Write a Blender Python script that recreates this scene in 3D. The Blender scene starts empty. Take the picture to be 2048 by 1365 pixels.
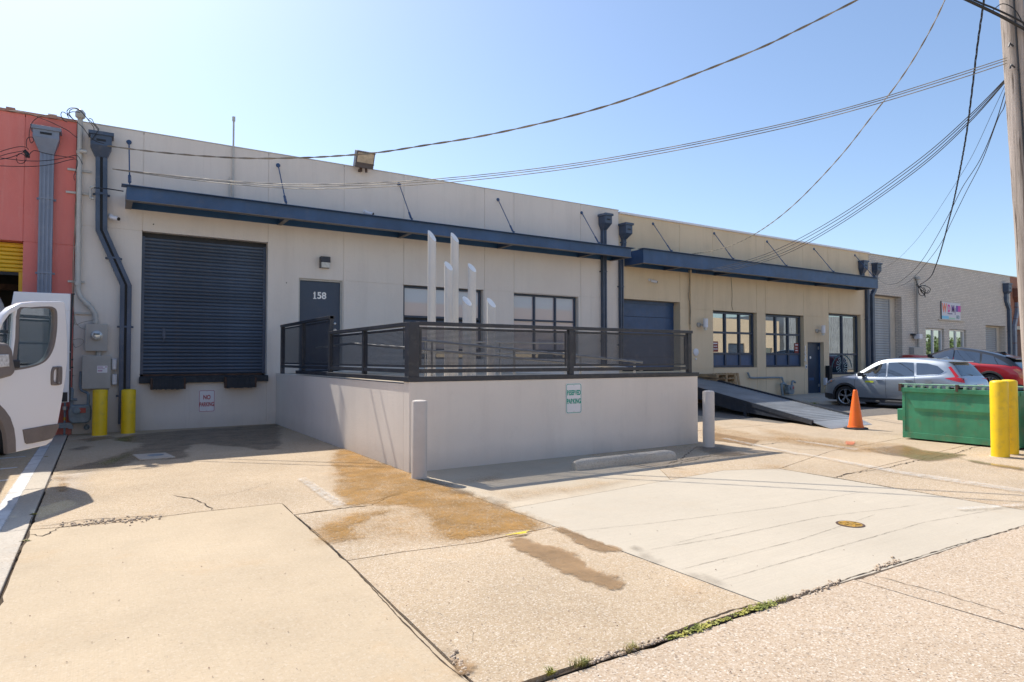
import bpy, bmesh, math, random
from mathutils import Vector, Matrix
random.seed(7)
R = math.radians
SC = bpy.context.scene
COL = SC.collection

# ------------------------------------------------------------------ camera, light, exposure
F_, H_, PSI, TH = 1289.0, 1.5, R(32.6), math.atan(36/1289.0)
cam_d = bpy.data.cameras.new('camera'); cam = bpy.data.objects.new('camera', cam_d); COL.objects.link(cam)
cam.location = (0, 0, H_); cam.rotation_euler = (math.pi/2 + TH, 0, -PSI)
cam_d.sensor_width = 36; cam_d.lens = 36*F_/2048; cam_d.clip_end = 2000; cam_d.clip_start = .05
SC.camera = cam

world = bpy.data.worlds.new('World'); SC.world = world; world.use_nodes = True
wn = world.node_tree.nodes; wl = world.node_tree.links
SUN_EL, SUN_AZ = R(51), R(-11.5)          # azimuth measured from +Y towards +X
sky = wn.new('ShaderNodeTexSky'); sky.sky_type = 'NISHITA'; sky.sun_disc = False
sky.sun_elevation = SUN_EL; sky.sun_rotation = SUN_AZ
sky.air_density = 1.0; sky.dust_density = 1.05; sky.ozone_density = 2.9
wl.new(sky.outputs[0], wn['Background'].inputs[0]); wn['Background'].inputs[1].default_value = .108
sun_d = bpy.data.lights.new('sun', 'SUN'); sun_d.energy = 3.3; sun_d.angle = R(.5); sun_d.color = (1, .93, .82)
sun = bpy.data.objects.new('sun', sun_d); COL.objects.link(sun)
sdir = Vector((math.sin(SUN_AZ)*math.cos(SUN_EL), math.cos(SUN_AZ)*math.cos(SUN_EL), math.sin(SUN_EL)))
sun.rotation_euler = sdir.to_track_quat('Z', 'Y').to_euler(); sun.location = (-5, 30, 40)
SC.view_settings.view_transform = 'Standard'; SC.view_settings.look = 'None'
SC.view_settings.exposure = 0.86; SC.view_settings.gamma = 1
SC.render.engine = 'CYCLES'
try:
    SC.cycles.use_denoising = True; SC.cycles.max_bounces = 8; SC.cycles.transparent_max_bounces = 24
except Exception: pass

# ------------------------------------------------------------------ measuring: a sight line of the photograph met with a real plane
_fw = (math.sin(PSI)*math.cos(TH), math.cos(PSI)*math.cos(TH), math.sin(TH))
_rt = (math.cos(PSI), -math.sin(PSI), 0.)
_up = (_rt[1]*_fw[2]-_rt[2]*_fw[1], _rt[2]*_fw[0]-_rt[0]*_fw[2], _rt[0]*_fw[1]-_rt[1]*_fw[0])
def ray(x, y):
    a = (x-1024)/F_; b = -(y-682.5)/F_
    return Vector([_fw[i]+a*_rt[i]+b*_up[i] for i in range(3)])
CAM = Vector((0, 0, H_))
def _pl(x, y, k, v):
    r = ray(x, y); return CAM + r*((v-CAM[k])/r[k])
def G(x, y, z=0.): return _pl(x, y, 2, z)
def FY(x, y, Y): return _pl(x, y, 1, Y)
def FX(x, y, X): return _pl(x, y, 0, X)
def on_plane(x, y, p, n):
    r = ray(x, y); return CAM + r*((p-CAM).dot(n)/r.dot(n))

# ------------------------------------------------------------------ materials
MT = {}
def _new(name):
    m = bpy.data.materials.new(name); m.use_nodes = True
    nt = m.node_tree; return m, nt, nt.nodes, nt.links, nt.nodes['Principled BSDF']
def _noise(n, l, src, scale, detail=4, rough=.55, vec=None):
    t = n.new('ShaderNodeTexNoise'); t.inputs['Scale'].default_value = scale
    t.inputs['Detail'].default_value = detail; t.inputs['Roughness'].default_value = rough
    if vec is not None:
        mp = n.new('ShaderNodeMapping'); mp.inputs['Scale'].default_value = vec; l.new(src, mp.inputs[0]); src = mp.outputs[0]
    l.new(src, t.inputs['Vector']); return t.outputs['Fac']
def _ramp(n, l, src, a, b, ca=(0, 0, 0, 1), cb=(1, 1, 1, 1)):
    r = n.new('ShaderNodeValToRGB'); r.color_ramp.elements[0].position = a; r.color_ramp.elements[1].position = b
    r.color_ramp.elements[0].color = ca; r.color_ramp.elements[1].color = cb
    l.new(src, r.inputs[0]); return r.outputs[0]
def _mix(n, l, fac, a, b, mode='MIX'):
    x = n.new('ShaderNodeMix'); x.data_type = 'RGBA'; x.blend_type = mode
    if isinstance(fac, (int, float)): x.inputs[0].default_value = fac
    else: l.new(fac, x.inputs[0])
    for i, v in ((6, a), (7, b)):
        if isinstance(v, (tuple, list)): x.inputs[i].default_value = (*v[:3], 1)
        else: l.new(v, x.inputs[i])
    return x.outputs[2]
def _math(n, l, op, a, b=0.):
    x = n.new('ShaderNodeMath'); x.operation = op
    for i, v in ((0, a), (1, b)):
        if isinstance(v, (int, float)): x.inputs[i].default_value = v
        else: l.new(v, x.inputs[i])
    return x.outputs[0]
def _bump(n, l, h, strength, dist, prev=None):
    b = n.new('ShaderNodeBump'); b.inputs['Strength'].default_value = strength; b.inputs['Distance'].default_value = dist
    l.new(h, b.inputs['Height'])
    if prev is not None: l.new(prev, b.inputs['Normal'])
    return b.outputs[0]
def _pos(n): return n.new('ShaderNodeNewGeometry').outputs['Position']

def paint(name, col, rough=.55, metal=0., var=.15, vscale=1.2, dirt=None, dirt_amt=.25, bump=.15, bscale=120, streak=0., coat=0., spec=.5, objrand=0.):
    """painted / plain surface: tone drift, dirt blotches, vertical streaks, fine relief"""
    if name in MT: return MT[name]
    m, nt, n, l, b = _new(name); P = n.new('ShaderNodeTexCoord').outputs['Object']
    dk = tuple(c*(1-var) for c in col); lt = tuple(min(1, c*(1+var*.6)) for c in col)
    c = _mix(n, l, _ramp(n, l, _noise(n, l, P, vscale, 5), .3, .7), dk, lt)
    if dirt:
        f = _ramp(n, l, _noise(n, l, P, vscale*2.6, 8, .7), .52, .75)
        c = _mix(n, l, _math(n, l, 'MULTIPLY', f, dirt_amt), c, dirt)
    if streak:
        f = _ramp(n, l, _noise(n, l, P, 1., 6, .6, vec=(9, 9, .35)), .5, .8)
        c = _mix(n, l, _math(n, l, 'MULTIPLY', f, streak), c, tuple(k*.55 for k in col))
    if objrand:
        oi = n.new('ShaderNodeObjectInfo'); c = _mix(n, l, _math(n, l, 'MULTIPLY', oi.outputs['Random'], objrand), c, tuple(k*.35 for k in col))
    l.new(c, b.inputs['Base Color'])
    b.inputs['Roughness'].default_value = rough; b.inputs['Metallic'].default_value = metal
    b.inputs['Specular IOR Level'].default_value = spec
    b.inputs['Coat Weight'].default_value = coat; b.inputs['Coat Roughness'].default_value = .05
    r2 = _math(n, l, 'ADD', _math(n, l, 'MULTIPLY', _noise(n, l, P, 9, 5), .22*(.3+rough)), rough-.11*(.3+rough)); l.new(r2, b.inputs['Roughness'])
    if bump: l.new(_bump(n, l, _noise(n, l, P, bscale, 4, .6), bump, .004), b.inputs['Normal'])
    MT[name] = m; return m

def stucco(name, col, stain):
    m, nt, n, l, b = _new(name); P = _pos(n)
    c = _mix(n, l, _ramp(n, l, _noise(n, l, P, .55, 5), .25, .75), tuple(k*.93 for k in col), tuple(k*1.05 for k in col))
    c = _mix(n, l, _math(n, l, 'MULTIPLY', _ramp(n, l, _noise(n, l, P, 1., 7, .65, vec=(2.0, 2.0, .2)), .5, .85), .38), c, stain)
    c = _mix(n, l, _math(n, l, 'MULTIPLY', _ramp(n, l, _noise(n, l, P, 5, 8, .75), .55, .8), .22), c, stain)
    c = _mix(n, l, _math(n, l, 'MULTIPLY', _ramp(n, l, _noise(n, l, P, 1., 5, .7, vec=(11, 11, .55)), .60, .70), .16), c, stain)
    c = _mix(n, l, _math(n, l, 'MULTIPLY', _ramp(n, l, _noise(n, l, P, .9, 2, .4), .56, .575), .07), c, tuple(min(.85, k*1.2) for k in col))
    c = _mix(n, l, _math(n, l, 'MULTIPLY', _noise(n, l, P, 190, 3), .16), c, tuple(k*.6 for k in col))
    # splash-back grime: a real band of dirt low on the wall
    sz = n.new('ShaderNodeSeparateXYZ'); l.new(P, sz.inputs[0])
    g = _ramp(n, l, _math(n, l, 'ADD', sz.outputs[2], _math(n, l, 'MULTIPLY', _noise(n, l, P, 3, 5), .25)), .08, .42, (1, 1, 1, 1), (0, 0, 0, 1))
    c = _mix(n, l, _math(n, l, 'MULTIPLY', g, .3), c, tuple(k*.6 for k in stain))
    l.new(c, b.inputs['Base Color']); b.inputs['Roughness'].default_value = .85; b.inputs['Specular IOR Level'].default_value = .25
    n1 = _bump(n, l, _noise(n, l, P, 26, 6, .65), .25, .012)
    l.new(_bump(n, l, _noise(n, l, P, 140, 4), .3, .004, n1), b.inputs['Normal'])
    MT[name] = m; return m

def concrete(name, col, agg=.5, agg_scale=75, broom=0., broom_dir='X', bl=.25, dark=(.16, .13, .1), pale=None, rough=.85, orange=.12):
    m, nt, n, l, b = _new(name); P = _pos(n)
    c = _mix(n, l, _ramp(n, l, _noise(n, l, P, .5, 6, .6), .28, .72), tuple(k*(1-bl) for k in col), tuple(k*1.06 for k in col))
    c = _mix(n, l, _math(n, l, 'MULTIPLY', _ramp(n, l, _noise(n, l, P, 2.3, 8, .72), .5, .78), bl*1.4), c, tuple(k*.62 for k in col))
    c = _mix(n, l, _math(n, l, 'MULTIPLY', _ramp(n, l, _noise(n, l, P, 1.1, 7, .7), .56, .78), orange*2.2), c, (col[0]*.92, col[1]*.68, col[2]*.4))
    pv = pale or tuple(min(.9, k*1.35) for k in col)
    c = _mix(n, l, _math(n, l, 'MULTIPLY', _ramp(n, l, _noise(n, l, P, 1.7, 9, .75), .58, .8), .3), c, pv)
    hgt = None
    if agg:
        v = n.new('ShaderNodeTexVoronoi'); v.inputs['Scale'].default_value = agg_scale; l.new(P, v.inputs['Vector'])
        v.inputs['Randomness'].default_value = 1
        hsv = n.new('ShaderNodeSeparateColor'); l.new(v.outputs['Color'], hsv.inputs[0])
        stone = _ramp(n, l, hsv.outputs[0], 0, 1, (.10, .09, .085, 1), (.78, .72, .62, 1))
        rp = stone.node.color_ramp; e = rp.elements.new(.22); e.color = (.34, .22, .13, 1); e = rp.elements.new(.5); e.color = (.52, .42, .3, 1); e = rp.elements.new(.8); e.color = (.62, .55, .47, 1)
        show = _math(n, l, 'MULTIPLY', _ramp(n, l, hsv.outputs[1], .35, .7), agg)
        c = _mix(n, l, show, c, stone)
        hgt = v.outputs['Distance']
        # dark pits between the stones
        c = _mix(n, l, _math(n, l, 'MULTIPLY', _ramp(n, l, _noise(n, l, P, 120, 3, .7), .6, .72), agg*.9), c, dark)
    if broom:
        sc = (1.2, 190, 1) if broom_dir == 'X' else (190, 1.2, 1)
        f = _noise(n, l, P, 1., 3, .6, vec=sc)
        c = _mix(n, l, _math(n, l, 'MULTIPLY', _ramp(n, l, f, .45, .75), broom), c, tuple(k*.7 for k in col))
    # sparse specks of grit and gum
    f = _ramp(n, l, _noise(n, l, P, 17, 2, .4), .76, .80)
    c = _mix(n, l, _math(n, l, 'MULTIPLY', f, .55), c, dark)
    l.new(c, b.inputs['Base Color']); b.inputs['Roughness'].default_value = rough; b.inputs['Specular IOR Level'].default_value = .2
    nn = _bump(n, l, _noise(n, l, P, 4, 8, .7), .35, .02)
    if hgt is not None: nn = _bump(n, l, hgt, .35*agg, .006, nn)
    l.new(_bump(n, l, _noise(n, l, P, 160, 3), .35, .003, nn), b.inputs['Normal'])
    MT[name] = m; return m

def decal(name, col, alpha=.7, rough=.8, soft=.06, wob=.25, nscale=6, broken=0., spec=.2, fine=0., patch=0.):
    """thin stain / paint film; the sheet carries an 'edge' attribute = metres inside its outline"""
    m, nt, n, l, b = _new(name); P = _pos(n)
    at = n.new('ShaderNodeAttribute'); at.attribute_name = 'edge'
    d = _math(n, l, 'ADD', at.outputs['Fac'], _math(n, l, 'MULTIPLY', _math(n, l, 'SUBTRACT', _noise(n, l, P, nscale, 8, .7), .5), wob))
    mr = n.new('ShaderNodeMapRange'); mr.inputs[1].default_value = -soft*.3; mr.inputs[2].default_value = soft; l.new(d, mr.inputs[0])
    a = _math(n, l, 'MULTIPLY', mr.outputs[0], alpha)
    if broken: a = _math(n, l, 'MULTIPLY', a, _ramp(n, l, _noise(n, l, P, 14, 8, .8), broken-.08, broken+.08))
    if patch: a = _math(n, l, 'MULTIPLY', a, _math(n, l, 'ADD', 1-patch, _math(n, l, 'MULTIPLY', _ramp(n, l, _noise(n, l, P, 2.6, 9, .72), .42, .6), patch)))
    if fine: a = _math(n, l, 'MULTIPLY', a, _ramp(n, l, _noise(n, l, P, 45, 5, .75), fine-.07, fine+.07))
    c = _mix(n, l, _ramp(n, l, _noise(n, l, P, 3.1, 7, .7), .35, .7), tuple(k*.7 for k in col), tuple(min(1, k*1.2) for k in col))
    l.new(c, b.inputs['Base Color']); l.new(a, b.inputs['Alpha'])
    b.inputs['Roughness'].default_value = rough; b.inputs['Specular IOR Level'].default_value = spec
    l.new(_bump(n, l, _noise(n, l, P, 60, 4), .3, .004), b.inputs['Normal'])
    MT[name] = m; return m

def glass(name, tint=(.02, .025, .03), refl=.35, rough=.01, wav=.0):
    """window glass over a dark or blinded room: mirror-like sheen over a body tone"""
    m, nt, n, l, b = _new(name)
    b.inputs['Base Color'].default_value = (*tint, 1); b.inputs['Roughness'].default_value = rough
    b.inputs['IOR'].default_value = 1.52
    gl = n.new('ShaderNodeBsdfGlossy'); gl.inputs['Roughness'].default_value = rough; gl.inputs['Color'].default_value = (.86, .93, .95, 1)
    mx = n.new('ShaderNodeMixShader'); mx.inputs[0].default_value = refl
    l.new(b.outputs[0], mx.inputs[1]); l.new(gl.outputs[0], mx.inputs[2]); l.new(mx.outputs[0], n['Material Output'].inputs[0])
    if wav:
        nn = _bump(n, l, _noise(n, l, _pos(n), 1.1, 2), wav, .05); l.new(nn, gl.inputs['Normal']); l.new(nn, b.inputs['Normal'])
    MT[name] = m; return m
def clear_glass(name, tint=(.62, .85, .82), refl=.3):
    m, nt, n, l, b = _new(name)
    tr = n.new('ShaderNodeBsdfTransparent'); tr.inputs[0].default_value = (*tint, 1)
    gl = n.new('ShaderNodeBsdfGlossy'); gl.inputs['Roughness'].default_value = .01
    mx = n.new('ShaderNodeMixShader'); mx.inputs[0].default_value = refl
    l.new(tr.outputs[0], mx.inputs[1]); l.new(gl.outputs[0], mx.inputs[2]); l.new(mx.outputs[0], n['Material Output'].inputs[0])
    MT[name] = m; return m

def brick(name, c1, c2, mortar, contrast_bump=.6, sx=1.):
    m, nt, n, l, b = _new(name); P = _pos(n)
    s = n.new('ShaderNodeSeparateXYZ'); l.new(P, s.inputs[0]); k = n.new('ShaderNodeCombineXYZ')
    l.new(_math(n, l, 'ADD', s.outputs[0], s.outputs[1]), k.inputs[0]); l.new(s.outputs[2], k.inputs[1])
    t = n.new('ShaderNodeTexBrick'); l.new(k.outputs[0], t.inputs['Vector']); t.inputs['Scale'].default_value = 1
    t.inputs['Brick Width'].default_value = .225; t.inputs['Row Height'].default_value = .085; t.inputs['Mortar Size'].default_value = .011
    t.inputs['Color1'].default_value = (*c1, 1); t.inputs['Color2'].default_value = (*c2, 1); t.inputs['Mortar'].default_value = (*mortar, 1)
    c = _mix(n, l, _math(n, l, 'MULTIPLY', _ramp(n, l, _noise(n, l, P, 1.2, 7, .7), .45, .75), .35), t.outputs['Color'], tuple(x*.7 for x in c1))
    c = _mix(n, l, _math(n, l, 'MULTIPLY', _ramp(n, l, _noise(n, l, P, 9, 5, .7), .55, .7), .3), c, tuple(x*.5 for x in c1))
    l.new(c, b.inputs['Base Color']); b.inputs['Roughness'].default_value = .88
    inv = _math(n, l, 'SUBTRACT', 1., t.outputs['Fac'])
    l.new(_bump(n, l, _math(n, l, 'ADD', inv, _math(n, l, 'MULTIPLY', _noise(n, l, P, 40, 4), .4)), contrast_bump, .012), b.inputs['Normal'])
    MT[name] = m; return m
def leafmat(name, a, c):
    m, nt, n, l, b = _new(name); P = _pos(n)
    l.new(_mix(n, l, _ramp(n, l, _noise(n, l, P, 9, 4), .35, .65), a, c), b.inputs['Base Color']); b.inputs['Roughness'].default_value = .6
    MT[name] = m; return m

grey_st = stucco('grey_stucco', (.77, .71, .65), (.50, .46, .42))
tan_st = stucco('tan_stucco', (.72, .59, .415), (.36, .28, .17))
red_st = stucco('red_stucco', (.74, .22, .19), (.78, .45, .41))
pink_st = stucco('cream_stucco', (.62, .50, .36), (.4, .32, .22))
steel = paint('dark_blue_steel', (.034, .082, .185), .42, 0, .22, 2.0, (.16, .15, .15), .22, .06, 60, .2)
steel2 = paint('charcoal_steel', (.024, .030, .043), .42, 0, .2, 3, (.2, .19, .17), .25, .06, 60, .12)
spout_m = paint('slate_spout_metal', (.052, .080, .135), .42, 0, .25, 2.0, (.25, .24, .23), .22, .06, 50, .3)
spout_l = paint('blue_grey_spout_metal', (.20, .24, .32), .45, 0, .2, 2.0, (.4, .4, .4), .25, .06, 50, .25)
groove_m = paint('black_groove', (.012, .014, .018), .6)
shutter_m = paint('blue_grey_shutter', (.06, .088, .135), .40, .15, .3, .9, (.15, .11, .09), .5, .1, 30, .35, objrand=.5)
shutter_l = paint('light_shutter', (.36, .38, .40), .45, .1, .2, 1.0, (.3, .27, .22), .3, .08, 30, .25)
rub = paint('black_rubber', (.03, .036, .045), .75, 0, .4, 8, (.12, .12, .12), .4, .5, 30)
rust = paint('rusty_steel', (.10, .06, .045), .75, .2, .5, 6, (.24, .10, .04), .5, .5, 50)
door_m = paint('dark_blue_door', (.026, .050, .092), .38, 0, .15, 1.0, (.1, .11, .13), .2, .03, 60)
white_p = paint('white_paint', (.76, .76, .75), .4, 0, .05, 4, (.5, .48, .45), .15, .02)
cream_p = paint('cream_trim', (.55, .49, .40), .6, 0, .1, 3, (.3, .26, .2), .3)
conduit_m = paint('painted_conduit', (.50, .49, .46), .5, 0, .1, 5, (.32, .28, .22), .3, .05)
box_m = paint('grey_enclosure', (.40, .385, .36), .5, 0, .08, 4, (.28, .25, .22), .2, .04)
gas_m = paint('blue_grey_gas_pipe', (.22, .28, .33), .5, .2, .25, 10, (.2, .13, .08), .35, .2)
yel = paint('safety_yellow', (.90, .60, .010), .42, 0, .08, 3, (.30, .22, .08), .4, .12, 30, .12)
beige_b = paint('beige_post_paint', (.58, .53, .485), .55, 0, .06, 3, (.35, .3, .26), .2, .05)
pipe_w = paint('white_pipe', (.63, .61, .58), .45, 0, .04, 2, (.45, .44, .42), .12, .02)
pipe_cap = paint('white_pipe_face', (.86, .85, .82), .5, 0, .02)
green_d = paint('green_dumpster_paint', (.055, .27, .145), .42, 0, .3, 2.2, (.20, .13, .06), .6, .2, 20, .6)
green_l = paint('pale_green_paint', (.22, .42, .30), .5, 0, .3, 5, (.2, .1, .05), .4)
orange_c = paint('cone_orange', (.95, .17, .015), .5, 0, .08, 6, (.4, .12, .05), .2, .04)
alum = paint('aluminium', (.55, .56, .57), .35, .8, .1, 5)
ramp_m = paint('steel_ramp_deck', (.30, .32, .34), .5, .35, .3, 1.6, (.16, .15, .14), .4, .3, 60)
wood_p = paint('pallet_wood', (.42, .28, .15), .8, 0, .35, 5, (.15, .1, .06), .5, .4, 60)
brown_w = paint('brown_boards', (.17, .085, .06), .7, 0, .3, 3, (.08, .05, .04), .4, .3, 30)
black_m = paint('black_cable', (.018, .018, .02), .55)
graycable = paint('weathered_cable', (.30, .26, .20), .6, 0, .5, 3)
darkroom = paint('dark_interior', (.03, .028, .026), .9)
roof_m = paint('roof_felt', (.3, .29, .28), .9)
yel_door = paint('yellow_roll_door', (.80, .50, .02), .45, 0, .1, 1, (.5, .3, .02), .3)
sign_w = paint('sign_white', (.74, .74, .78), .4, 0, .04, 8)
red_i = paint('sign_red', (.42, .03, .05), .4)
grn_i = paint('sign_green', (.0, .33, .25), .4)
wht_i = paint('number_white', (.85, .85, .84), .45)
win_frame = paint('window_frame_navy', (.028, .048, .085), .42, 0, .15, 2)
flange_lit_m = paint('bounce_lit_flange', (.15, .14, .14), .5)  # same canopy steel, colour lightened to imitate warm light bounced off the ground
soffit_lit_m = paint('bounce_lit_soffit', (.03, .095, .21), .4, 0, .15, 2)  # underside of the canopy steel, bounced light painted in as a brighter blue
pane_blind = glass('pane_over_blind', (.45, .42, .46), .055)
pane_dark = glass('pane_dark_room', (.025, .03, .04), .40, .01, .012)
pane_tint = glass('pane_tinted', (.01, .03, .05), .2, .01, .012)
car_glass = glass('car_glass', (.012, .016, .022), .2)
white_brick = brick('painted_grey_brick', (.70, .64, .56), (.60, .545, .475), (.44, .40, .37))
red_brick = brick('red_brick_wall', (.42, .17, .10), (.34, .13, .08), (.33, .22, .17))
lamp_lens = paint('lamp_lens', (.62, .62, .58), .25, 0, .2, 20)

conc_old = concrete('old_exposed_concrete', (.52, .405, .275), .5, 120, 0, bl=.30, orange=.2)
conc_old2 = concrete('worn_exposed_concrete', (.52, .405, .275), .6, 110, 0, bl=.30, orange=.25)
conc_street = concrete('street_aggregate', (.52, .41, .30), .6, 105, 0, bl=.2, orange=.1)
conc_left = concrete('smooth_left_slab', (.53, .425, .295), .14, 90, .25, 'Y', bl=.20, orange=.16)
conc_new = concrete('pale_new_slab', (.51, .45, .36), .06, 90, .4, 'X', bl=.08, orange=.06)
conc_mid = concrete('pad_slab', (.54, .46, .35), .14, 90, .2, 'X', bl=.2, orange=.2)
conc_curb = concrete('curb_concrete', (.52, .47, .40), .25, 80, 0, bl=.18)
conc_far = concrete('far_concrete', (.53, .42, .29), .35, 60, 0, bl=.2)
asphalt = concrete('grey_asphalt', (.13, .125, .12), .25, 90, 0, bl=.25, dark=(.03, .03, .03), orange=.02)
dirt = paint('joint_dirt', (.07, .045, .025), .95, 0, .5, 9, (.02, .015, .01), .5, .5)
crack_m = paint('crack_dark', (.045, .03, .02), .95, 0, .5, 20, (.12, .07, .03), .6, .4)
stopper_m = concrete('wheel_stop_concrete', (.60, .55, .47), .35, 90, 0, bl=.4, dark=(.04, .035, .03))

# ------------------------------------------------------------------ mesh builder
class MB:
    def __init__(s): s.v = []; s.f = []; s.mi = []; s.cur = 0
    def add(s, vs, fs):
        o = len(s.v); s.v += [tuple(p) for p in vs]
        for f in fs: s.f.append([i+o for i in f]); s.mi.append(s.cur)
        return s
    def box(s, x0, x1, y0, y1, z0, z1):
        v = [(x, y, z) for z in (z0, z1) for y in (y0, y1) for x in (x0, x1)]
        return s.add(v, [(0, 2, 3, 1), (4, 5, 7, 6), (0, 1, 5, 4), (2, 6, 7, 3), (0, 4, 6, 2), (1, 3, 7, 5)])
    def obox(s, c, ax, ay, az):
        c, ax, ay, az = map(Vector, (c, ax, ay, az))
        v = [c+ax*i+ay*j+az*k for k in (-1, 1) for j in (-1, 1) for i in (-1, 1)]
        return s.add(v, [(0, 2, 3, 1), (4, 5, 7, 6), (0, 1, 5, 4), (2, 6, 7, 3), (0, 4, 6, 2), (1, 3, 7, 5)])
    def beam(s, a, b, w, h, up=(0, 0, 1)):
        a, b = Vector(a), Vector(b); d = (b-a); L = d.length/2; d.normalize(); u = Vector(up)
        x = d.cross(u); 
        if x.length < 1e-4: x = d.cross(Vector((1, 0, 0)))
        x.normalize(); u = x.cross(d)
        return s.obox((a+b)/2, d*L, x*w/2, u*h/2)
    def prism(s, pts, off, cap=True):
        n = len(pts); off = Vector(off); p = [Vector(q) for q in pts]
        v = p + [q+off for q in p]
        fs = [(i, (i+1) % n, (i+1) % n+n, i+n) for i in range(n)]
        if cap: fs += [tuple(range(n))[::-1], tuple(range(n, 2*n))]
        return s.add(v, fs)
    def tube(s, pts, r, n=8, cap=True, r2=None):
        p = [Vector(q) for q in pts]; m = len(p); vs = []; fs = []
        prev = None
        for i in range(m):
            t = (p[min(i+1, m-1)]-p[max(i-1, 0)]);
            if t.length < 1e-9: t = Vector((0, 0, 1))
            t.normalize()
            if prev is None:
                a = Vector((0, 0, 1)) if abs(t.z) < .9 else Vector((1, 0, 0))
                u = t.cross(a).normalized()
            else:
                u = prev - t*prev.dot(t)
                u = u.normalized() if u.length > 1e-6 else t.orthogonal().normalized()
            prev = u; w = t.cross(u)
            rr = r if r2 is None else r+(r2-r)*i/(m-1)
            for k in range(n):
                a = 2*math.pi*k/n; vs.append(p[i]+(u*math.cos(a)+w*math.sin(a))*rr)
        for i in range(m-1):
            for k in range(n): fs.append((i*n+k, i*n+(k+1) % n, (i+1)*n+(k+1) % n, (i+1)*n+k))
        if cap: fs += [tuple(range(n))[::-1], tuple(range((m-1)*n, m*n))]
        return s.add(vs, fs)
    def lathe(s, prof, c=(0, 0, 0), axis='Z', n=24):
        c = Vector(c); vs = []; fs = []; m = len(prof)
        for r, h in prof:
            for k in range(n):
                a = 2*math.pi*k/n; x, y = r*math.cos(a), r*math.sin(a)
                vs.append(c+(Vector((x, y, h)) if axis == 'Z' else Vector((x, h, y)) if axis == 'Y' else Vector((h, x, y))))
        for i in range(m-1):
            for k in range(n): fs.append((i*n+k, i*n+(k+1) % n, (i+1)*n+(k+1) % n, (i+1)*n+k))
        fs += [tuple(range(n))[::-1], tuple(range((m-1)*n, m*n))]
        return s.add(vs, fs)
    def grid(s, rows):
        m, n = len(rows), len(rows[0]); vs = [p for r in rows for p in r]
        return s.add(vs, [(i*n+j, i*n+j+1, (i+1)*n+j+1, (i+1)*n+j) for i in range(m-1) for j in range(n-1)])
    def mesh(s, name, mats, smooth=False, fix=True):
        me = bpy.data.meshes.new(name); me.from_pydata(s.v, [], s.f)
        for m in (mats if isinstance(mats, (list, tuple)) else [mats]): me.materials.append(m)
        if len(me.materials) > 1: me.polygons.foreach_set('material_index', s.mi)
        if fix:
            bm = bmesh.new(); bm.from_mesh(me); bmesh.ops.recalc_face_normals(bm, faces=bm.faces); bm.to_mesh(me); bm.free()
        if smooth:
            me.polygons.foreach_set('use_smooth', [True]*len(me.polygons))
            try: me.set_sharp_from_angle(angle=R(smooth if smooth > 1 else 40))
            except Exception: pass
        me.update(); return me
    def build(s, name, mats, parent=None, smooth=False, bevel=0, kind=None, fix=True, local=False, label=None):
        me = s.mesh(name, mats, smooth, fix)
        return link(name, me, parent, bevel, kind, local, label)

ROOTM = {}
def link(name, me, parent=None, bevel=0, kind=None, local=False, label=None):
    o = bpy.data.objects.new(name, me); COL.objects.link(o)
    if parent is not None:
        o.parent = parent
        if not local and parent.name in ROOTM: o.matrix_parent_inverse = ROOTM[parent.name].inverted()
    if bevel:
        b = o.modifiers.new('bevel', 'BEVEL'); b.width = bevel; b.segments = 2; b.limit_method = 'ANGLE'; b.angle_limit = R(40)
    if kind: o['kind'] = kind
    if label: o['label'] = label
    return o
def thing(name, label, cat, loc=(0, 0, 0), rz=0., group=None, kind=None):
    o = bpy.data.objects.new(name, None); COL.objects.link(o); o.location = loc; o.rotation_euler = (0, 0, rz)
    o.empty_display_size = .3; o['label'] = label; o['category'] = cat
    if group: o['group'] = group
    if kind: o['kind'] = kind
    ROOTM[o.name] = Matrix.Translation(loc) @ Matrix.Rotation(rz, 4, 'Z'); return o
def structure(name, label, cat=None):
    o = bpy.data.objects.new(name, None); COL.objects.link(o); o['kind'] = 'structure'; o['label'] = label
    ROOTM[o.name] = Matrix.Identity(4); return o
def tag(o, label, cat, group=None, kind=None):
    o['label'] = label; o['category'] = cat
    if group: o['group'] = group
    if kind: o['kind'] = kind
    return o
def instance(src, parent, M=None, name=None):
    o = src.copy(); COL.objects.link(o); o.parent = parent
    if M is not None: o.matrix_basis = M
    return o
def copy_tree(o, label, loc, rz=None):
    c = o.copy(); COL.objects.link(c); c.location = loc; c['label'] = label
    if rz is not None: c.rotation_euler = (0, 0, rz)
    for ch in list(o.children):
        d = ch.copy(); COL.objects.link(d); d.parent = c
        for g in list(ch.children):
            e = g.copy(); COL.objects.link(e); e.parent = d
    return c
def text(s, size, mat, parent, loc, name='lettering', xs=1., rot=(math.pi/2, 0, 0), ext=.002, spacing=1., align='CENTER', bold=0., label=None):
    cu = bpy.data.curves.new(name, 'FONT'); cu.body = s; cu.size = size; cu.extrude = ext; cu.align_x = align; cu.align_y = 'CENTER'
    cu.space_character = spacing; cu.offset = bold
    t = bpy.data.objects.new(name, cu); COL.objects.link(t)
    dg = bpy.context.evaluated_depsgraph_get(); me = bpy.data.meshes.new_from_object(t.evaluated_get(dg)); bpy.data.objects.remove(t)
    M = Matrix.Translation(loc) @ Matrix.Rotation(rot[2], 4, 'Z') @ Matrix.Rotation(rot[0], 4, 'X') @ Matrix.Diagonal((xs, 1, 1, 1))
    me.transform(M); me.materials.clear(); me.materials.append(mat)
    return link(name, me, parent, label=label)
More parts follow.
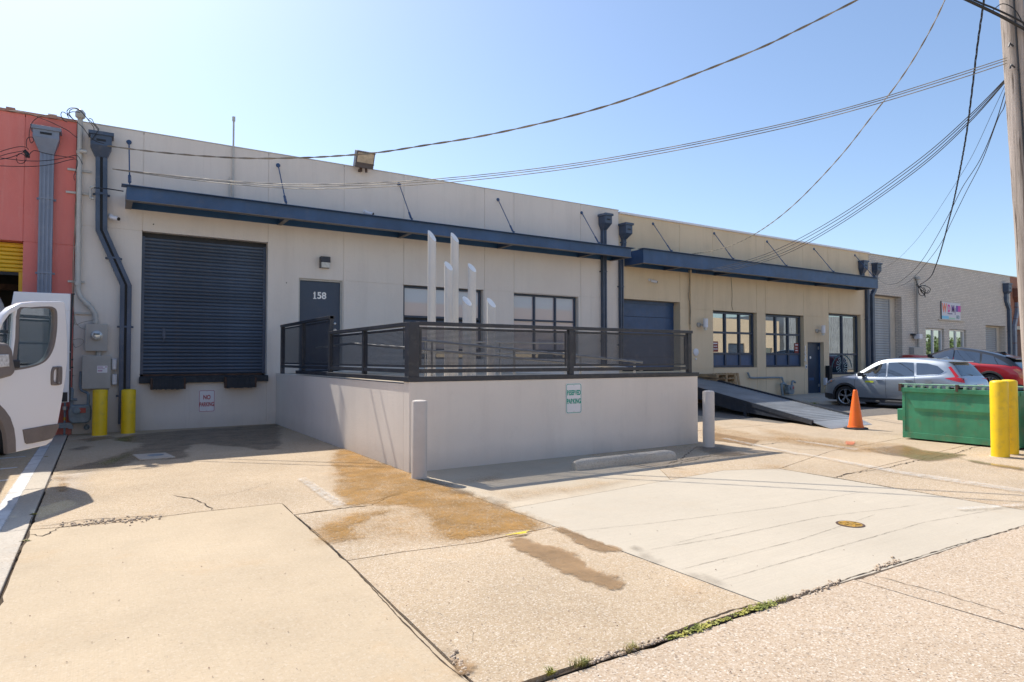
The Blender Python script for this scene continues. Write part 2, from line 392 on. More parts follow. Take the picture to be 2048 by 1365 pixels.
def smooth_pts(p, k=6):
    p = [Vector(q) for q in p]; out = []
    for i in range(len(p)-1):
        a = p[max(i-1, 0)]; b = p[i]; c = p[i+1]; d = p[min(i+2, len(p)-1)]
        for j in range(k):
            t = j/k; out.append(.5*((2*b)+(c-a)*t+(2*a-5*b+4*c-d)*t*t+(3*b-a-3*c+d)*t**3))
    out.append(p[-1]); return out
# ================================================================== GROUND
ground = MB().grid([[(x, y, -.06) for x in (-400, -60, 0, 60, 400)] for y in (-400, -60, 0, 60, 400)]).build('ground', conc_far, kind='structure')
ground['label'] = 'concrete ground spreading out around the yard'

lot = structure('concrete_yard', 'sunlit concrete yard of old and new slabs with cracks and rusty stains')
MB().box(-1.2, 60, -14, 15.7, -.055, -.028).build('bedding', dirt, lot)
def slab(pts, mat, jit=.006, chip=0., name='slab', z=0., label=None, gap=.008):
    """one cast slab: outline shrunk by the joint, its edge uneven and chipped"""
    P = [Vector((p[0], p[1], 0)) for p in pts]; cx = sum(P, Vector())/len(P); out = []
    for i in range(len(P)):
        a, b = P[i], P[(i+1) % len(P)]; d = b-a; L = d.length; d.normalize(); nrm = Vector((-d.y, d.x, 0))
        k = max(1, int(L/.11)) if L < 14 else int(L/.5)
        for j in range(k):
            q = a+d*L*j/k + nrm*(gap+(0 if j == 0 else abs(random.gauss(0, jit))+(random.random() < chip)*random.uniform(.004, .02)))
            if j == 0: q = a + (cx-a).normalized()*gap*1.5
            out.append(q)
    mb = MB(); mb.prism([(q.x, q.y, z-.05) for q in out], (0, 0, .05))
    return mb.build(name, mat, lot, label=label)
# counter-clockwise outlines in metres
C1, C2, C3, C4 = (1.62, 6.98), (1.60, 6.40), (1.568, 4.74), (1.47, 2.53)
slab([(-.5, 2.53), C4, C3, C2, C1, (.8, 7.02), (.18, 6.97), (-.5, 7.09)], conc_left, .002, .01, label='smooth buff slab in the left foreground', gap=.006)
slab([(-.5, 7.09), (.18, 6.97), (.8, 7.02), C1, C2, (2.1, 6.41), (2.65, 6.66), (3.46, 7.0), (3.46, 15.6), (-.5, 15.6)], conc_old, .004, .03, label='old exposed-aggregate slab before the dock door', gap=.006)
slab([C3, (2.0, 4.72), (2.65, 4.63), (3.46, 4.7), (3.46, 7.0), (2.65, 6.66), (2.1, 6.41), C2], conc_old2, .004, .03, label='slab with the orange stain', gap=.006)
slab([C4, (2.45, 2.52), (3.46, 2.53), (3.46, 4.7), (2.65, 4.63), (2.0, 4.72), C3], conc_old, .004, .03, gap=.006)
slab([(3.46, 2.53), (3.97, 2.49), (4.94, 2.47), (7.75, 2.44), (7.86, 5.5), (7.1, 5.82), (3.46, 5.5)], conc_new, .0015, .01, label='new pale broomed slab with a brass cleanout', gap=.004)
slab([(3.46, 5.5), (6.0, 5.72), (6.45, 6.35), (6.15, 6.95), (6.6, 7.4), (6.4, 7.95), (3.46, 7.95)], conc_mid, .002, .01, label='shaded pad slab along the deck wall', gap=.003)
slab([(6.0, 5.72), (7.1, 5.82), (7.86, 5.5), (10.1, 6.1), (9.45, 7.2), (9.0, 7.95), (6.4, 7.95), (6.6, 7.4), (6.15, 6.95), (6.45, 6.35)], conc_old2, .003, .02, gap=.003)
slab([(7.75, 2.44), (13.3, 2.5), (13.4, 5.3), (10.1, 4.95), (7.86, 4.72)], conc_old2, .004, .03, gap=.005)
slab([(7.86, 4.72), (10.1, 4.95), (13.4, 5.3), (13.4, 6.4), (10.1, 6.1), (7.86, 5.5)], conc_old, .004, .03, gap=.005)
slab([(9.0, 7.95), (9.45, 7.2), (10.1, 6.1), (13.4, 6.4), (13.4, 9.3), (9.05, 9.3)], conc_old2, .004, .03, gap=.005)
slab([(9.05, 9.3), (13.4, 9.3), (13.4, 15.6), (9.05, 15.6)], conc_old, .007, .05)
slab([(13.3, 2.5), (19, 2.5), (19, 9.2), (13.4, 9.3)], conc_old2, .006, .03)
slab([(19, 2.5), (32, 2.5), (32, 9.0), (19, 9.2)], conc_old2, .006, .03)
slab([(32, 2.5), (58, 2.5), (58, 15.6), (32, 15.6)], conc_old2, .006, .03)
slab([(13.4, 9.3), (19, 9.2), (32, 9.0), (32, 15.6), (13.4, 15.6)], asphalt, .01, .0, z=-.006, label='dark asphalt patch where the cars park')

street = structure('street', 'pinkish aggregate street paving in the right foreground')
def street_slab(x0, x1, y0, y1):
    out = []
    def run(a, b, n, jit):
        a, b = Vector(a), Vector(b); d = b-a; nr = Vector((-d.y, d.x)).normalized()
        for j in range(n): out.append(a+d*j/n+nr*(.006+abs(random.gauss(0, jit))+(random.random() < .05)*random.uniform(.005, .02)))
    run((x0, y0), (x1, y0), 4, .0); run((x1, y0), (x1, y1), 8, .003); run((x1, y1), (x0, y1), int((x1-x0)/.07), .005); run((x0, y1), (x0, y0), 8, .003)
    MB().prism([(q.x, q.y, -.052) for q in out], (0, 0, .05)).build('slab', conc_street, street)
street_slab(-.5, 4.35, -6, 2.49); street_slab(4.35, 9.5, -6, 2.47); street_slab(9.5, 15, -6, 2.49); street_slab(15, 40, -6, 2.49); street_slab(-8, -.5, -6, 2.49)

# kerb strip and the neighbour's striped lot, left edge
curb = MB()
for i in range(8):
    y0 = -1.5+i*2.15; curb.box(-.83, -.515, y0+.006, y0+2.15-.006, -.05, .004+.003*random.random())
curb = curb.build('kerb_strip', conc_curb, bevel=.008, kind='structure'); curb['label'] = 'narrow flush kerb strip between the two lots'
nlot = structure('left_lot', 'neighbouring concrete lot with faded white stripes, far left')
MB().box(-24, -.845, -6, 15.6, -.06, -.004).build('slab', conc_far, nlot)

# ---- stains, cracks, paint
def seg_d(p, a, b):
    ab = b-a; t = max(0, min(1, (p-a).dot(ab)/max(1e-9, ab.length_squared))); return (p-(a+ab*t)).length
def inside(p, poly):
    c = False; j = len(poly)-1
    for i in range(len(poly)):
        if (poly[i].y > p.y) != (poly[j].y > p.y) and p.x < (poly[j].x-poly[i].x)*(p.y-poly[i].y)/(poly[j].y-poly[i].y)+poly[i].x: c = not c
        j = i
    return c
DZ = [.0025]
def film(name, pix, mat, parent=lot, cell=.07, pad=.12, z=None, world=False, label=None):
    poly = [Vector((p[0], p[1])) if world else G(*p).to_2d() for p in pix]
    x0 = min(p.x for p in poly)-pad; x1 = max(p.x for p in poly)+pad; y0 = min(p.y for p in poly)-pad; y1 = max(p.y for p in poly)+pad
    nx = max(2, int((x1-x0)/cell)); ny = max(2, int((y1-y0)/cell)); zz = DZ[0] if z is None else z; DZ[0] += .0006
    sd = {}; vs = []; fs = []; ids = {}; vals = []
    for j in range(ny+1):
        for i in range(nx+1):
            p = Vector((x0+(x1-x0)*i/nx, y0+(y1-y0)*j/ny))
            d = min(seg_d(p, poly[k], poly[(k+1) % len(poly)]) for k in range(len(poly)))
            sd[i, j] = (d if inside(p, poly) else -d, p)
    for j in range(ny):
        for i in range(nx):
            q = [(i, j), (i+1, j), (i+1, j+1), (i, j+1)]
            if max(sd[k][0] for k in q) > -pad:
                f = []
                for k in q:
                    if k not in ids: ids[k] = len(vs); vs.append((sd[k][1].x, sd[k][1].y, zz)); vals.append(sd[k][0])
                    f.append(ids[k])
                fs.append(f)
    me = bpy.data.meshes.new(name); me.from_pydata(vs, [], fs); me.materials.append(mat)
    a = me.attributes.new('edge', 'FLOAT', 'POINT'); a.data.foreach_set('value', vals); me.update()
    return link(name, me, parent, label=label)
wet = decal('wet_stain', (.19, .15, .11), .5, .42, .08, .5, 3, spec=.35, patch=.35)
wet_soft = decal('damp_stain', (.22, .18, .14), .5, .6, .15, .6, 3)
orange_s = decal('orange_rust_stain', (.43, .24, .07), .95, .72, .10, .5, 4, fine=.44, patch=.5)
orange_f = decal('faint_rust_stain', (.47, .27, .09), .5, .8, .2, .5, 3, fine=.49, patch=.5)
brown_s = decal('damp_brown_stain', (.35, .22, .11), .7, .6, .03, .25, 7, fine=.36)
puddle = decal('puddle', (.30, .19, .07), .6, .14, .06, .3, 4, spec=.6)
pale_s = decal('lime_bloom', (.66, .60, .54), .5, .85, .2, .5, 4, fine=.45)
wpaint = decal('worn_white_line', (.72, .70, .66), .55, .6, .02, .05, 20, broken=.47, fine=.46)
wpaint2 = decal('solid_white_band', (.74, .74, .74), .9, .55, .015, .04, 20, broken=.30)
ypaint = decal('yellow_mark', (.75, .6, .03), .9, .6, .02, .07, 20, broken=.42)
green_s = decal('algae_tint', (.27, .27, .08), .6, .6, .1, .4, 4, fine=.45)
def c6(*p): return [(x/3.657, 840+y/3.657) for x, y in p]
def c2(*p): return [(560+x/2.926, 900+y/2.926) for x, y in p]
def c4(*p): return [(1300+x/2.738, 820+y/2.738) for x, y in p]
film('wet_stain', c6((820, 135), (1000, 105), (1300, 80), (2048, 30), (2060, 215), (1900, 225), (1750, 200), (1600, 195), (1500, 178), (1430, 180), (1340, 230), (1430, 262), (1280, 290), (1000, 300), (830, 360), (560, 392), (420, 398), (430, 365), (640, 320), (760, 285), (900, 235), (1010, 200), (1030, 175), (850, 155)), wet)
film('wet_stain', c6((495, 215), (600, 196), (690, 195), (640, 218), (540, 232)), wet, cell=.04)
film('wet_stain', c6((560, 150), (700, 125), (830, 120), (800, 140), (650, 160)), wet, cell=.05)
film('wet_stain', c6((700, 330), (950, 240), (960, 270), (760, 340)), green_s)
film('wet_stain', c6((830, 140), (990, 118), (960, 160), (840, 158)), green_s)
film('lime_bloom', c6((330, 420), (560, 385), (720, 375), (640, 430), (665, 500), (610, 560), (560, 600), (430, 560), (310, 510)), pale_s)
film('rust_stain', c6((415, 425), (515, 418), (470, 470), (520, 500), (470, 535), (405, 530), (440, 490)), orange_s, cell=.03, pad=.06)
film('rust_stain', c2((320, 0), (430, -5), (560, 55), (740, 125), (900, 190), (1100, 250), (1230, 300), (1400, 365), (1620, 445), (1500, 475), (1300, 490), (1180, 515), (1000, 525), (920, 495), (870, 435), (800, 375), (740, 325), (600, 335), (540, 325), (450, 335), (385, 330), (300, 235), (335, 160), (300, 80)), orange_s)
film('rust_stain', c2((440, 372), (660, 352), (560, 400), (430, 450), (465, 530), (320, 560), (240, 525), (195, 460), (330, 410)), orange_s, cell=.05)
film('rust_stain', c2((290, -10), (440, -10), (760, 130), (1150, 260), (1620, 440), (1300, 540), (900, 560), (200, 560), (190, 430), (450, 340), (280, 200)), orange_f)
film('damp_stain', c2((1330, 530), (1400, 512), (1550, 560), (1700, 600), (1790, 650), (1800, 690), (1950, 740), (2048, 790), (1985, 830), (1860, 800), (1760, 760), (1600, 700), (1480, 630), (1380, 590)), brown_s, cell=.04, pad=.08)
film('damp_stain', c2((1560, 458), (1660, 452), (1800, 515), (2040, 600), (1880, 606), (1760, 570), (1690, 505)), brown_s, cell=.04, pad=.06)
film('damp_stain', c2((850, 165), (1000, 200), (1120, 245), (1250, 290), (1330, 335), (1290, 345), (1180, 290), (1040, 250), (900, 205)), wet_soft, cell=.04, pad=.08)
film('damp_stain', c2((920, 1130), (990, 1160), (980, 1200), (940, 1190)), wet_soft, cell=.03, pad=.05)
film('damp_stain', c2((1000, 1240), (1080, 1230), (1160, 1270), (1120, 1320), (1060, 1310), (1010, 1270)), brown_s, cell=.02, pad=.04)
film('damp_stain', [(1270, 1097), (1315, 1120), (1312, 1127), (1290, 1119)], wet_soft, cell=.03, pad=.04, label='grey seep at the edge of the new slab')
film('damp_stain', [(1370, 1145), (1435, 1165), (1436, 1172), (1400, 1160)], wet_soft, cell=.03, pad=.04)
film('rust_stain', c4((285, 60), (430, 105), (620, 140), (820, 160), (1100, 190), (1180, 222), (1120, 235), (1000, 215), (700, 180), (560, 190), (400, 175), (290, 165)), orange_f)
film('damp_stain', c4((290, 120), (430, 140), (600, 170), (560, 200), (400, 175), (290, 165)), brown_s)
film('puddle', c4((1150, 215), (1390, 195), (1500, 225), (1740, 250), (1640, 275), (1520, 287), (1390, 262), (1280, 245)), puddle, label='shallow brown puddle by the green dumpster')
film('puddle', c4((1700, 268), (1850, 292), (2060, 325), (2060, 340), (1880, 312), (1750, 290)), puddle, cell=.04, pad=.06)
film('damp_stain', c4((560, 90), (900, 150), (1380, 190), (1640, 260), (1100, 235), (700, 180)), orange_f)
film('rust_stain', c4((570, 300), (740, 305), (790, 345), (700, 335), (600, 330)), orange_f)
film('damp_stain', c4((235, 205), (400, 195), (520, 245), (420, 262), (300, 240)), wet_soft, cell=.05)
film('rust_stain', [(905, 962), (1000, 950), (1010, 965), (930, 972)], orange_f)
film('rust_stain', [(945, 985), (1110, 975), (1300, 955), (1180, 985), (1030, 1005)], orange_f)
# white lines
film('painted_line', [(592, 960), (612, 958), (695, 1013), (668, 1017)], wpaint, cell=.03, pad=.04, label='short worn white bay line')
film('painted_line', [(1596, 910), (1608, 909), (1800, 944), (2060, 983), (2060, 991), (1800, 951)], wpaint, cell=.04, pad=.04, label='long worn white bay line at right')
film('painted_line', [(1440, 879), (1452, 878), (1606, 910), (1594, 912)], wpaint, cell=.05, pad=.04)
film('painted_line', [(1588, 884), (1600, 883), (1720, 900), (1712, 903)], wpaint, cell=.05, pad=.04)
film('painted_line', [(1900, 1020), (2048, 1010), (2048, 1016), (1930, 1024)], wpaint, cell=.04, pad=.04)
film('painted_line', [(1575, 1252), (1600, 1255), (1720, 1266), (1700, 1270), (1600, 1262)], wpaint, cell=.03, pad=.03)
film('painted_mark', [(1000, 1077), (1058, 1065), (1054, 1072), (1045, 1073)], ypaint, cell=.015, pad=.015, label='small yellow spray mark on a joint')
film('rust_stain', [(1690, 885), (1712, 886), (1708, 893), (1690, 892)], decal('red_mark', (.7, .2, .1), .6, .7, .02, .06, 20, broken=.4), cell=.04)
film('painted_band', [(-.845, 3.5), (-.70, 3.5), (-.70, 15.3), (-.845, 15.3)], wpaint2, nlot, world=True, z=.0085, pad=.03, cell=.08, label='solid white band along the kerb strip')
for y in (7.9, 9.0, 10.1, 11.2, 12.4, 13.5):
    film('painted_line', [(-3.4, y-.35), (-.93, y), (-.93, y+.12), (-3.4, y-.23)], wpaint2, nlot, world=True, z=-.0015, cell=.06, pad=.04)

def crack(pix, w=.012, mat=None, parent=lot, z=.0035, jit=.02, name='crack', world=False):
    p = [Vector((q[0], q[1], 0)) if world else G(*q) for q in pix]; fine = []
    for a, b in zip(p[:-1], p[1:]):
        k = max(2, int((b-a).length/.045)); nr = Vector((-(b-a).y, (b-a).x, 0)).normalized()
        for j in range(k): fine.append(a+(b-a)*j/k+nr*random.uniform(-jit, jit)*(0 if j == 0 else 1))
    fine.append(p[-1]); rows = []
    for i, q in enumerate(fine):
        d = fine[min(i+1, len(fine)-1)]-fine[max(i-1, 0)]; nr = Vector((-d.y, d.x, 0)).normalized()
        h = w*(.25+random.random()*.75)*min(1, .15+i/4, .15+(len(fine)-1-i)/4)
        rows.append([(q.x+nr.x*h/2, q.y+nr.y*h/2, z), (q.x-nr.x*h/2, q.y-nr.y*h/2, z)])
    return MB().grid(rows).build(name, mat or crack_m, parent)
crack([(345, 991), (365, 995), (390, 1000), (402, 1006), (415, 1014), (428, 1021)], .022)
crack([(560, 960), (480, 985), (402, 998)], .005)
crack([(52, 1068), (85, 1073), (120, 1056), (160, 1050), (200, 1045), (240, 1041), (290, 1035), (330, 1034)], .018, jit=.02)
crack([(60, 1055), (110, 1050), (165, 1040), (230, 1037), (330, 1030)], .012, jit=.02)
for i in range(26):
    x = random.uniform(110, 330); y = 1060-(x-60)*.085+random.uniform(-9, 4); crack([(x, y), (x+random.uniform(8, 26), y+random.uniform(-3, 1))], .012, jit=.006)
crack([(875, 970), (835, 978), (790, 988), (760, 1003), (745, 1011), (715, 1014), (690, 1017), (640, 1023), (592, 1030)], .022, jit=.02)
crack([(1380, 940), (1330, 935), (1430, 910), (1490, 905)], .014)
crack([(1500, 893), (1525, 890), (1560, 886)], .03, jit=.03)
crack([(1665, 958), (1690, 949), (1740, 942), (1775, 936), (1820, 925), (1870, 915), (1920, 905), (1965, 890)], .022, jit=.03)
crack([(1395, 893), (1360, 920), (1335, 928), (1400, 915), (1470, 912), (1560, 905), (1600, 911)], .016)
crack([(860, 1225), (880, 1228), (900, 1236)], .004); crack([(940, 1260), (945, 1275), (935, 1300)], .004)
crack([(1340, 1090), (1420, 1070), (1500, 1052)], .003, jit=.004)
for a in ([(1080, 1070), (1300, 1048), (1560, 1015), (1720, 985)], [(1360, 1140), (1480, 1110), (1600, 1080), (1750, 1030)], [(1300, 1100), (1450, 1075), (1640, 1035), (1840, 1010)], [(1440, 1162), (1640, 1105), (1850, 1045), (1990, 1020)]): crack(a, .004, jit=.003)
crack([(1740, 1148), (1800, 1165), (1880, 1185), (1960, 1210), (2048, 1238)], .008, parent=street, z=.0015)
crack([(590, 1031), (640, 1072), (690, 1119)], .008, jit=.003, mat=dirt); crack([(690, 1119), (800, 1238), (880, 1320), (936, 1365)], .010, jit=.003, mat=dirt)
crack([(60, 1056), (56, 1075), (30, 1115), (12, 1150), (0, 1176)], .018, jit=.008, mat=dirt)
crack([(122, 872), (105, 930), (85, 975), (66, 1010), (60, 1056)], .012, jit=.007, mat=dirt)
crack([(1090, 1365), (1200, 1322), (1245, 1300), (1300, 1286), (1345, 1265), (1400, 1245), (1460, 1222), (1530, 1206)], .018, jit=.010, mat=dirt)
crack([(1530, 1208), (1600, 1190), (1640, 1178), (1720, 1150), (1800, 1126), (1900, 1095), (2048, 1052)], .012, jit=.007, mat=dirt)
# crumbled edge rubble
rb = MB()
for (xa, ya, xb, yb, n) in ((1180, 1325, 1330, 1278, 150), (1590, 1193, 1680, 1165, 60), (1745, 1140, 1800, 1122, 60), (905, 1310, 935, 1350, 40), (120, 1052, 320, 1036, 130), (905, 1320, 925, 1345, 10)):
    for i in range(n):
        t = random.random(); g = G(xa+(xb-xa)*t+random.gauss(0, 3), ya+(yb-ya)*t+random.gauss(0, 3)); s = random.uniform(.004, .016)
        rb.lathe([(s*.3, 0), (s, s*.35), (s*.7, s*.8), (.1*s, s)], (g.x, g.y, 0), n=5)
tag(rb.build('rubble', conc_street, kind='stuff'), 'crumbled concrete bits along the slab joints', 'rubble')
# weeds in the joints
grass1 = leafmat('weed_green', (.14, .17, .02), (.42, .38, .07)); grass2 = leafmat('weed_straw', (.36, .28, .10), (.20, .22, .05))
def weed(px, py, n, spread, h, mat, stretch=1., name='weed', leafy=False, label=''):
    g = G(px, py); mb = MB(); g2 = G(px+6, py-2.5); d = Vector((g2.x-g.x, g2.y-g.y, 0)).normalized()
    d = Vector((1, 0, 0))
    for i in range(n):
        o = g + d*random.gauss(0, spread*stretch)+Vector((0, random.gauss(0, spread*.35), 0))
        a = random.uniform(0, 6.28); hh = h*random.uniform(.5, 1.2); lean = hh*random.uniform(.3, 1.3)
        t = Vector((math.cos(a), math.sin(a), 0)); s = Vector((-t.y, t.x, 0))
        if leafy:
            c = o+t*lean*.4+Vector((0, 0, hh*random.uniform(.1, .6))); r = random.uniform(.006, .014)
            mb.add([c-t*r, c+s*r*.6+Vector((0, 0, r*.3)), c+t*r, c-s*r*.6], [(0, 1, 2, 3)])
        else:
            w = random.uniform(.0012, .0026)
            p = [o, o+t*lean*.35+Vector((0, 0, hh*.6)), o+t*lean+Vector((0, 0, hh*.8))]
            mb.add([p[0]-s*w, p[0]+s*w, p[1]+s*w*.8, p[1]-s*w*.8, p[2]], [(0, 1, 2, 3), (3, 2, 4)])
    o = mb.build(name, mat, fix=False); tag(o, label, 'weed'); o['kind'] = 'stuff'; return o
weed(1521, 1216, 260, .05, .024, grass1, 1.3, leafy=True, label='green weed patch at the corner of the new slab')
weed(1480, 1229, 50, .035, .02, grass1, 1.2, leafy=True, label='small weed tuft just left of the slab corner')
weed(1440, 1244, 70, .03, .02, grass1, 1.2, leafy=True, label='weed tuft in the middle of the street joint')
weed(1400, 1257, 190, .04, .022, grass1, 1.3, leafy=True, label='larger weed clump halfway along the street joint')
weed(1372, 1268, 60, .03, .022, grass1, leafy=True, label='weed tuft left of the larger clump')
weed(1343, 1277, 70, .022, .02, grass1, leafy=True, label='weed tuft at the crumbled joint')
weed(1262, 1301, 90, .025, .04, grass2, label='straw-tinged grass tuft in the street joint')
weed(1162, 1332, 110, .028, .045, grass2, label='spiky dry grass tuft near the bottom edge')
weed(1101, 1350, 60, .012, .045, grass1, label='bright grass sprig nearest the bottom edge')
weed(1562, 1203, 60, .03, .035, grass2, label='dry grass blades beside the new slab corner')
weed(66, 1030, 90, .012, .02, grass1, leafy=True, label='weeds in the kerb joint inside the shadow')
weed(50, 1083, 60, .02, .015, grass2, leafy=True, label='brown debris and weeds in the kerb joint')
weed(92, 915, 60, .01, .02, grass2, leafy=True, label='dry litter along the kerb joint')
# leaf litter specks
lf = MB()
for i in range(170):
    g = G(random.uniform(0, 2048), random.uniform(1000, 1365)); s = random.uniform(.003, .009); a = random.uniform(0, 6.28)
    lf.add([(g.x+s*math.cos(a), g.y+s*math.sin(a), .004), (g.x-s*.4*math.sin(a), g.y+s*.4*math.cos(a), .008), (g.x-s*math.cos(a), g.y-s*math.sin(a), .004), (g.x+s*.4*math.sin(a), g.y-s*.4*math.cos(a), .005)], [(0, 1, 2, 3)])
tag(lf.build('litter', brown_w, kind='stuff'), 'tiny dry leaf bits scattered over the concrete', 'litter')

# utility cover and cleanout
t = thing('utility_cover', 'square concrete utility cover set before the dock door', 'cover', (.72, 11.3, 0))
MB().prism([(.452, 11.631, 0), (.524, 11.0, 0), (.99, 11.0, 0), (.90, 11.61, 0)], (0, 0, .02)).build('frame', conc_curb, t, bevel=.005)
MB().lathe([(.11, 0), (.115, .022), (.1, .025), (.02, .024)], (.75, 11.38, 0), n=20).build('lid', gas_m, t)
t = thing('cleanout_cover', 'round brass cleanout cover with a rusty face in the new slab', 'drain cover', (5.76, 3.31, 0))
c_ = (5.76, 3.31)
MB().lathe([(.115, -.002), (.12, .004), (.105, .0065), (.1, .004)], (*c_, 0), n=32).build('rim', rust, t, smooth=True)
brass = paint('yellow_brass', (.52, .30, .04), .5, .3, .5, 14, (.12, .06, .03), .7, .5, 40)
mb = MB().lathe([(.098, .0), (.1, .004), (.03, .006), (.01, .006)], (*c_, .001), n=32)
for k in range(6):
    a = k*math.pi/3; mb.beam((c_[0]+.035*math.cos(a), c_[1]+.035*math.sin(a), .008), (c_[0]+.085*math.cos(a), c_[1]+.085*math.sin(a), .008), .012, .005)
mb.build('lid', brass, t)

# ================================================================== BUILDINGS
W0, WT = 15.6, .35
def cut(rects, hole):
    out = []
    for x0, x1, z0, z1 in rects:
        a0, a1, b0, b1 = hole
        if a0 >= x1 or a1 <= x0 or b0 >= z1 or b1 <= z0: out.append((x0, x1, z0, z1)); continue
        if b1 < z1: out.append((x0, x1, b1, z1))
        if b0 > z0: out.append((x0, x1, z0, b0))
        zz0, zz1 = max(z0, b0), min(z1, b1)
        if a0 > x0: out.append((x0, a0, zz0, zz1))
        if a1 < x1: out.append((a1, x1, zz0, zz1))
    return out
def panels(root, xs, zfun, holes, mat, gap=.006, depth=WT, ends=True):
    """cast wall panels between the reveal joints, each its own piece, openings left through them"""
    for i, (x0, x1) in enumerate(zip(xs[:-1], xs[1:])):
        zs = zfun(x0, x1)
        for z0, z1 in zip(zs[:-1], zs[1:]):
            g = gap
            r = [(x0+(g if i else 0), x1-(g if i < len(xs)-2 else 0), z0+(g if z0 > .1 else 0), z1-(g if z1 < zs[-1] else 0))]
            for h in holes: r = cut(r, h)
            mb = MB()
            for q in r:
                if q[1]-q[0] > .012 and q[3]-q[2] > .012: mb.box(q[0], q[1], W0, W0+depth, q[2], q[3])
            if mb.v: mb.build('wall_panel', mat, root)
    # joint filler set back inside every reveal
    rr = [(xs[0]+.02, xs[-1]-.02, -.05, zfun(xs[0], xs[1])[-1]-.05)]
    for h in holes: rr = cut(rr, (h[0]-.02, h[1]+.02, h[2]-.02, h[3]+.02))
    mb = MB()
    for q in rr:
        if q[1]-q[0] > .02 and q[3]-q[2] > .02: mb.box(q[0], q[1], W0+.012, W0+depth+.01, q[2], q[3])
    mb.build('joint_filler', mat, root)
def shell(root, x0, x1, z, back=34):
    MB().box(x0+.01, x0+.3, W0+.36, back, -.05, z-.02).build('side_wall', grey_st, root)
    MB().box(x1-.3, x1-.01, W0+.36, back, -.05, z-.02).build('side_wall', grey_st, root)
    MB().box(x0, x1, back, back+.3, -.05, z-.02).build('rear_wall', grey_st, root)
    MB().box(x0+.3, x1-.3, W0+.36, back, z-.6, z-.45).build('roof', roof_m, root)
    MB().box(x0+.31, x1-.31, W0+3, W0+3.1, -.05, z-.61).build('inner_wall', darkroom, root)

def window(root, x0, x1, z0, z1, y, cols, rows, pmats, fr=.05, name='window', frame=None, label=None, xsplit=None):
    """frame with mullions; each light a pane; rows = list of z breaks from the top"""
    fm = frame or win_frame; mb = MB(); xs = xsplit or [x0+(x1-x0)*i/cols for i in range(cols+1)]; zs = [z1]+rows+[z0]
    mb.box(x0, x0+fr, y, y+.08, z0, z1); mb.box(x1-fr, x1, y, y+.08, z0, z1); mb.box(x0+fr, x1-fr, y, y+.08, z1-fr, z1); mb.box(x0+fr, x1-fr, y, y+.08, z0, z0+fr)
    for x in xs[1:-1]: mb.box(x-fr*.6, x+fr*.6, y-.012, y+.078, z0+fr, z1-fr)
    for z in zs[1:-1]: mb.box(x0+fr, x1-fr, y-.006, y+.076, z-fr*.55, z+fr*.55)
    w = mb.build(name, fm, root, bevel=.004, label=label)
    for i in range(len(xs)-1):
        for j in range(len(zs)-1):
            m = pmats[min(j, len(pmats)-1)]
            MB().box(xs[i]+.02, xs[i+1]-.02, y+.04, y+.05, zs[j+1]+.02, zs[j]-.02).build('pane' if m.name != 'dark_blue_steel' else 'infill_panel', m, w)
    return w

def roller(root, x0, x1, z0, z1, y, mat, pitch, name='roll_door', label=None, amp=.012):
    """curtain of interlocked slats, one shared slat mesh"""
    d = MB().box(x0, x1, y-.004, y+.06, z1, z1+.05).build(name, spout_m if mat is shutter_m else mat, root, label=label)
    for xa in (x0-.06, x1): MB().box(xa, xa+.06, y-.03, y+.06, z0, z1).build('guide_rail', spout_m if mat is shutter_m else mat, d)
    n = int(round((z1-z0)/pitch)); h = (z1-z0)/n; pr = []
    for k in range(5):
        t = k/4; pr.append((0, -amp*math.sin(math.pi*t)**.8, h*.04+h*.92*t))
    me = MB().prism([(x0, y+p[1], p[2]) for p in pr]+[(x0, y+.012, h*.96), (x0, y+.012, h*.04)], (x1-x0, 0, 0)).mesh('slat', mat, smooth=30)
    for k in range(n):
        o = link('slat', me, d); o.location = (0, random.uniform(-.003, .003), z0+k*h)
    MB().box(x0, x1, y+.014, y+.03, z0, z1).build('backing', groove_m, d)
    return d

# ---------------- grey building, number 158
gb = thing('grey_building', 'light grey stucco warehouse numbered 158 with roll-up dock door', 'building', (6.8, W0, 0))
GX = [-.45, .72, 3.25, 5.04, 6.63, 9.06, 10.045, 12.5, 14.06]
def gz(x0, x1):
    if x1 < .8: return [-.05, 1.17, 4.2, 6.3]
    if x1 < 3.3: return [-.05, 1.0, 4.2, 6.3]
    if x1 < 5.1: return [-.05, 1.17, 6.3]
    return [-.05, 1.17, 3.43, 6.3]
g_holes = [(.72, 3.25, 1.05, 4.2), (3.96, 5.02, 1.2, 3.43), (6.63, 9.03, 1.5, 3.43), (10.045, 12.41, 1.5, 3.41)]
panels(gb, GX, gz, g_holes, grey_st); shell(gb, -.45, 14.06, 6.3)
MB().box(-.47, 14.08, W0-.012, W0+.37, 6.3, 6.325).build('coping', conduit_m, gb, bevel=.006)
dd = roller(gb, .78, 3.19, 1.172, 4.12, W0+.2, shutter_m, .0755, label='dented blue-grey slatted dock door, rusty near the sill')
MB().box(.70, 3.27, W0+.18, W0+.36, 4.1, 4.22).build('hood', groove_m, dd)
mb = MB().box(1.13, 1.19, W0+.165, W0+.185, 1.95, 2.16).box(1.145, 1.175, W0+.12, W0+.17, 1.93, 1.99).beam((1.14, W0+.15, 1.86), (1.19, W0+.15, 1.99), .02, .02)
mb.build('latch', spout_m, dd)
MB().box(.78, 3.19, W0+.165, W0+.22, 1.132, 1.172).build('bottom_bar', rust, dd)
MB().box(.70, 3.27, W0-.1, W0-.002, .99, 1.115).box(.70, 3.27, W0-.1, W0+.2, 1.115, 1.13).build('dock_plate', rub, gb, bevel=.006, label='blackened steel angle along the dock edge')
